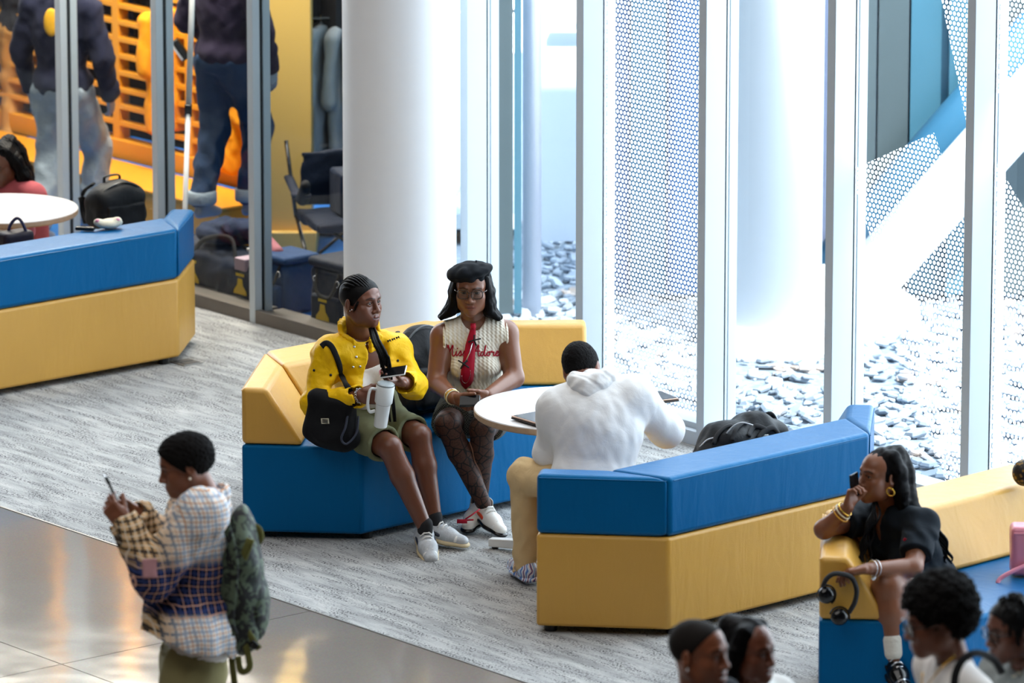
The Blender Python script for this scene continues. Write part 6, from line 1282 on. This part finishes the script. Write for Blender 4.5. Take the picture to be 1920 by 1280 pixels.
# bag lying behind the blue back of the near sofa
def lying_pack():
    c = atz(1392, 850, .575); root = thing('backpack', 'black backpack with pale piping lying on the near sofa seat', 'backpack', c); u = V(.742, .67, 0)
    s = SDF(); s.ell(c + u * -.10 + V(0, 0, .06), (.14, .13, .12), None, .04); s.ell(c + u * .06 + V(0, 0, .10), (.12, .11, .10), None, .05); s.ell(c + u * .19 + V(0, 0, .08), (.08, .08, .06), None, .04); s.ell(c + u * -.20 + V(0, 0, 0), (.10, .10, .09), None, .04); sobj('body', s, .007, M_BPN, root, disp=wob(221, 34, .007))
    mb = MB(); mb.tube(spline([atY(1440, 812, -.33), atY(1433, 790, -.35), atY(1442, 777, -.35), atY(1450, 784, -.33), atY(1452, 800, -.31)], 6), .016, 8, flat=.4, upv=(0, 1, 0)); mb.build('grab_handle', M_BPN, root, smooth=True)
    for pts in (((1312, 838), (1325, 825), (1340, 820)), ((1362, 812), (1376, 798), (1392, 792), (1412, 797))): mb = MB(); mb.tube(spline([atY(px, py, -.66) for px, py in pts], 5), .0035, 6); mb.build('piping', mat('pale_piping', '#b9bcc0', .5), root, smooth=True)
    bd = [c_ for c_ in root.children if c_.name.startswith('body')][0]
    for pts in (((1338, 832), (1346, 815), (1360, 802), (1372, 798)), ((1372, 826), (1378, 808), (1390, 796), (1400, 793)), ((1402, 818), (1410, 804), (1420, 800), (1436, 806)), ((1420, 822), (1432, 808), (1448, 802), (1458, 812))):
        P = [surf_hit(bd, px, py) for px, py in pts]; P = [h[0] + h[1] * .006 for h in P if h]
        if len(P) > 1: mb = MB(); mb.tube(spline(P, 5), .013, 8, flat=.5); mb.build('strap', M_BLKM, root, smooth=True)
    h = surf_hit(bd, 1432, 816)
    if h: mb = MB(); mb.box(h[0] + h[1] * .01, (.03, .01, .012)); mb.build('white_tag', M_WHT, root)
lying_pack()
def tote():
    root = thing('tote_bag', 'black canvas tote bag hanging from the shoulder of the woman in yellow', 'bag', atY(620, 836, .0)); c = atY(618, 785, -.02); B = Matrix.Rotation(R(-28), 3, 'Z') @ Matrix.Rotation(R(8), 3, 'Y')
    s = SDF(); s.box(c, (.125, .055, .13), B, .04, .03); s.ell(c + V(.03, 0, -.07), (.13, .07, .08), B, .05); o = sobj('body', s, .007, M_CANVAS, root, disp=wob(231, 26, .008))
    jk = [c_ for c_ in D1['root'].children if c_.name.startswith('jacket')][0]; P = []
    for px, py in ((604, 650), (612, 645), (620, 650), (628, 664), (635, 684), (642, 704)):
        h = surf_hit(jk, px, py)
        if h: P.append(h[0] + h[1] * .007)
    P += [atY(650, 722, -.07), atY(662, 742, -.06)]
    mb = MB(); mb.tube(spline(P, 5), .015, 8, flat=.35, upv=(.2, -.8, .5)); mb.build('strap', M_CANVAS, root, smooth=True)
    h = surf_hit(o, 610, 789)
    if h: mb = MB(); mb.box(h[0] + h[1] * .002, (.042, .003, .026), Matrix.Rotation(R(-25), 3, 'Z') @ Matrix.Rotation(R(-6), 3, 'Y')); lb = mb.build('label_patch', mat('cream_label', '#cfc9b4', .8), root); mb = MB(); [mb.box(h[0] + h[1] * .0045 + V(0, -.001, zz), (.03, .001, .004), Matrix.Rotation(R(-25), 3, 'Z')) for zz in (.007, .0, -.007)]; tag(mb.build('label_lines', M_BLKM, lb), kind='stuff')
    mb = MB(); P = spline([atY(652, 775, -.10), atY(648, 800, -.13), atY(640, 822, -.13), atY(650, 832, -.13), atY(668, 812, -.10), atY(672, 780, -.06)], 6); mb.tube(P, .006, 6); mb.build('edge_binding', mat('slate_binding', '#2d3444', .7), root, smooth=True)
tote()
# far sofa: plush purse, key fob, handbag
def plush():
    c = atz(200, 428, .756); root = thing('plush_pouch', 'cream plush pouch with pink ears lying on the far left blue sofa back', 'pouch', c); m = cloth('cream_plush', '#ddd5c0', .98, .06, .4, 40); s = SDF(); s.ell(c + V(.02, 0, .028), (.075, .05, .028), Matrix.Rotation(R(38), 3, 'Z'), .02); s.ell(c + V(-.045, -.03, .04), (.025, .022, .02)); s.ell(c + V(.06, -.0, .045), (.022, .02, .018)); sobj('body', s, .006, m, root)
    for dx, dy in ((-.047, -.035), (.062, -.005)): mb = MB(); mb.ell(c + V(dx, dy - .008, .05), (.013, .011, .011), 10); mb.build('ear', mat('pink_felt', '#e79bb0', .9), root, smooth=True)
    for dx in (-.004, .028): mb = MB(); mb.ell(c + V(dx, -.035 + dx * .4, .04), (.003,) * 3, 8); mb.build('eye', M_BLK, root)
    mb = MB(); mb.tube(ring_path(c + V(-.085, -.04, .012), (0, .3, 1), .014), .003, 6); mb.build('key_ring', M_GOLD, root, smooth=True)
    c2 = atz(160, 432, .756); root = thing('key_fob', 'black key fob beside the plush pouch on the blue sofa back', 'key fob', c2); s = SDF(); s.box(c2 + V(-.0, 0, .012), (.055, .022, .011), Matrix.Rotation(R(-10), 3, 'Z'), .01); sobj('body', s, .005, M_BLK, root); mb = MB(); mb.box(c2 + V(-.01, 0, .0245), (.03, .012, .003), Matrix.Rotation(R(-10), 3, 'Z')); mb.build('button_panel', M_BLKM, root)
plush()
def handbag():
    c = atz(28, 480, .50); root = thing('handbag', 'dark handbag with a tall thin handle on the far left sofa', 'handbag', c); m = cloth('plum_leather', '#1c1420', .5); c = atY(28, 462, 3.95); s = SDF(); s.box(c, (.10, .06, .09), Matrix.Rotation(R(40), 3, 'Z'), .03); sobj('body', s, .007, m, root)
    mb = MB(); mb.tube(spline([atY(14, 456, 3.95), atY(18, 425, 3.95), atY(32, 409, 3.95), atY(44, 422, 3.95), atY(54, 452, 3.95)], 6), .009, 8, flat=.6, upv=(0, 1, 0)); mb.build('handle', mat('violet_black_handle', '#2a2340', .4), root, smooth=True)
    s = SDF(); s.ell(atY(52, 432, 4.3), (.045, .03, .05)); tag(sobj('pink_pouch', s, .007, cloth('pink_satin', '#d98aa6', .6)), 'pink pouch behind the dark handbag on the far left sofa', 'pouch')
handbag()
# pink bag and patterned purse at the right edge
def pinkbag():
    c = atz(1914, 1076, .475) + V(0, 0, .115); Yp = c.y - .07; root = thing('pink_handbag', 'shiny pink handbag with a loop handle at the right edge', 'handbag', c - V(0, 0, .12)); m = mat('pink_patent', '#e08a9a', .3, .06); s = SDF(); s.box(c + V(.05, 0, 0), (.10, .06, .115), None, .025); sobj('body', s, .007, m, root, disp=wob(241, 30, .003)); mb = MB(); mb.box(c + V(.05, -.06, .085), (.18, .008, .012)); mb.build('seam', m, root, bevel=.003)
    mb = MB(); mb.tube(spline([atY(1926, 1058, Yp), atY(1900, 1070, Yp - .03), atY(1876, 1084, Yp - .05), atY(1872, 1095, Yp - .06), atY(1890, 1098, Yp - .04)], 6), .010, 8, flat=.5, upv=(0, 1, 0)); mb.build('handle', m, root, smooth=True)
    c = atz(1920, 910, .757) + V(0, 0, .06); root = thing('purse', 'small black and gold patterned purse on the mustard sofa back at the right edge', 'purse', c - V(0, 0, .05)); s = SDF(); s.ell(c, (.055, .05, .062)); n = NT('gold_black_print'); v = n.coord('Object'); n.col(n.ramp(n.vor(v, 60), [(.3, srgb('#8d6a22')), (.5, srgb('#0f0d0c'))])); sobj('body', s, .006, n.m, root); mb = MB(); mb.tube([c + V(-.04, -.01, .045), c + V(.04, -.01, .05)], .004, 6); mb.build('zip', M_GOLD, root)
pinkbag()
fb = thing('floor_outlet', 'flush metal floor outlet in the carpet beside the left sofa', 'outlet', atz(350, 680, 0)); c = atz(350, 680, 0); mb = MB(); mb.box(c + V(0, 0, .003), (.13, .13, .006), FROT); mb.build('plate', mat('brushed_outlet', '#8a8a88', .4, metal=.6), fb, bevel=.002)
for k in (-1, 1): mb = MB(); mb.box(c + FD * .03 * k + V(0, 0, .007), (.05, .10, .004), FROT); mb.build('flap', mat('dark_outlet_flap', '#4b4b4c', .5), fb, bevel=.001)
# leafy fronds seen through the glass at the top
M_LEAF = mat('yellow_green_leaf', '#b9c04a', .6, .2); pl_ = thing('fern', 'yellow-green fern fronds outside at the top of the picture', 'plant', atY(1670, -20, 6.2)); rr = random.Random(5); c = atY(1672, -30, 6.2)
for i in range(14):
    a = rr.uniform(-1.2, 1.2); L_ = rr.uniform(.15, .3); mb = MB(); P = [c + V(math.sin(a) * L_ * t, -.05 * t, .05 * t - .22 * t * t * math.cos(a * .5)) for t in (0, .35, .7, 1)]; mb.tube(P, [.012, .02, .015, .002], 6, flat=.2, upv=(0, 1, 0)); mb.build('frond', M_LEAF, pl_, smooth=True)
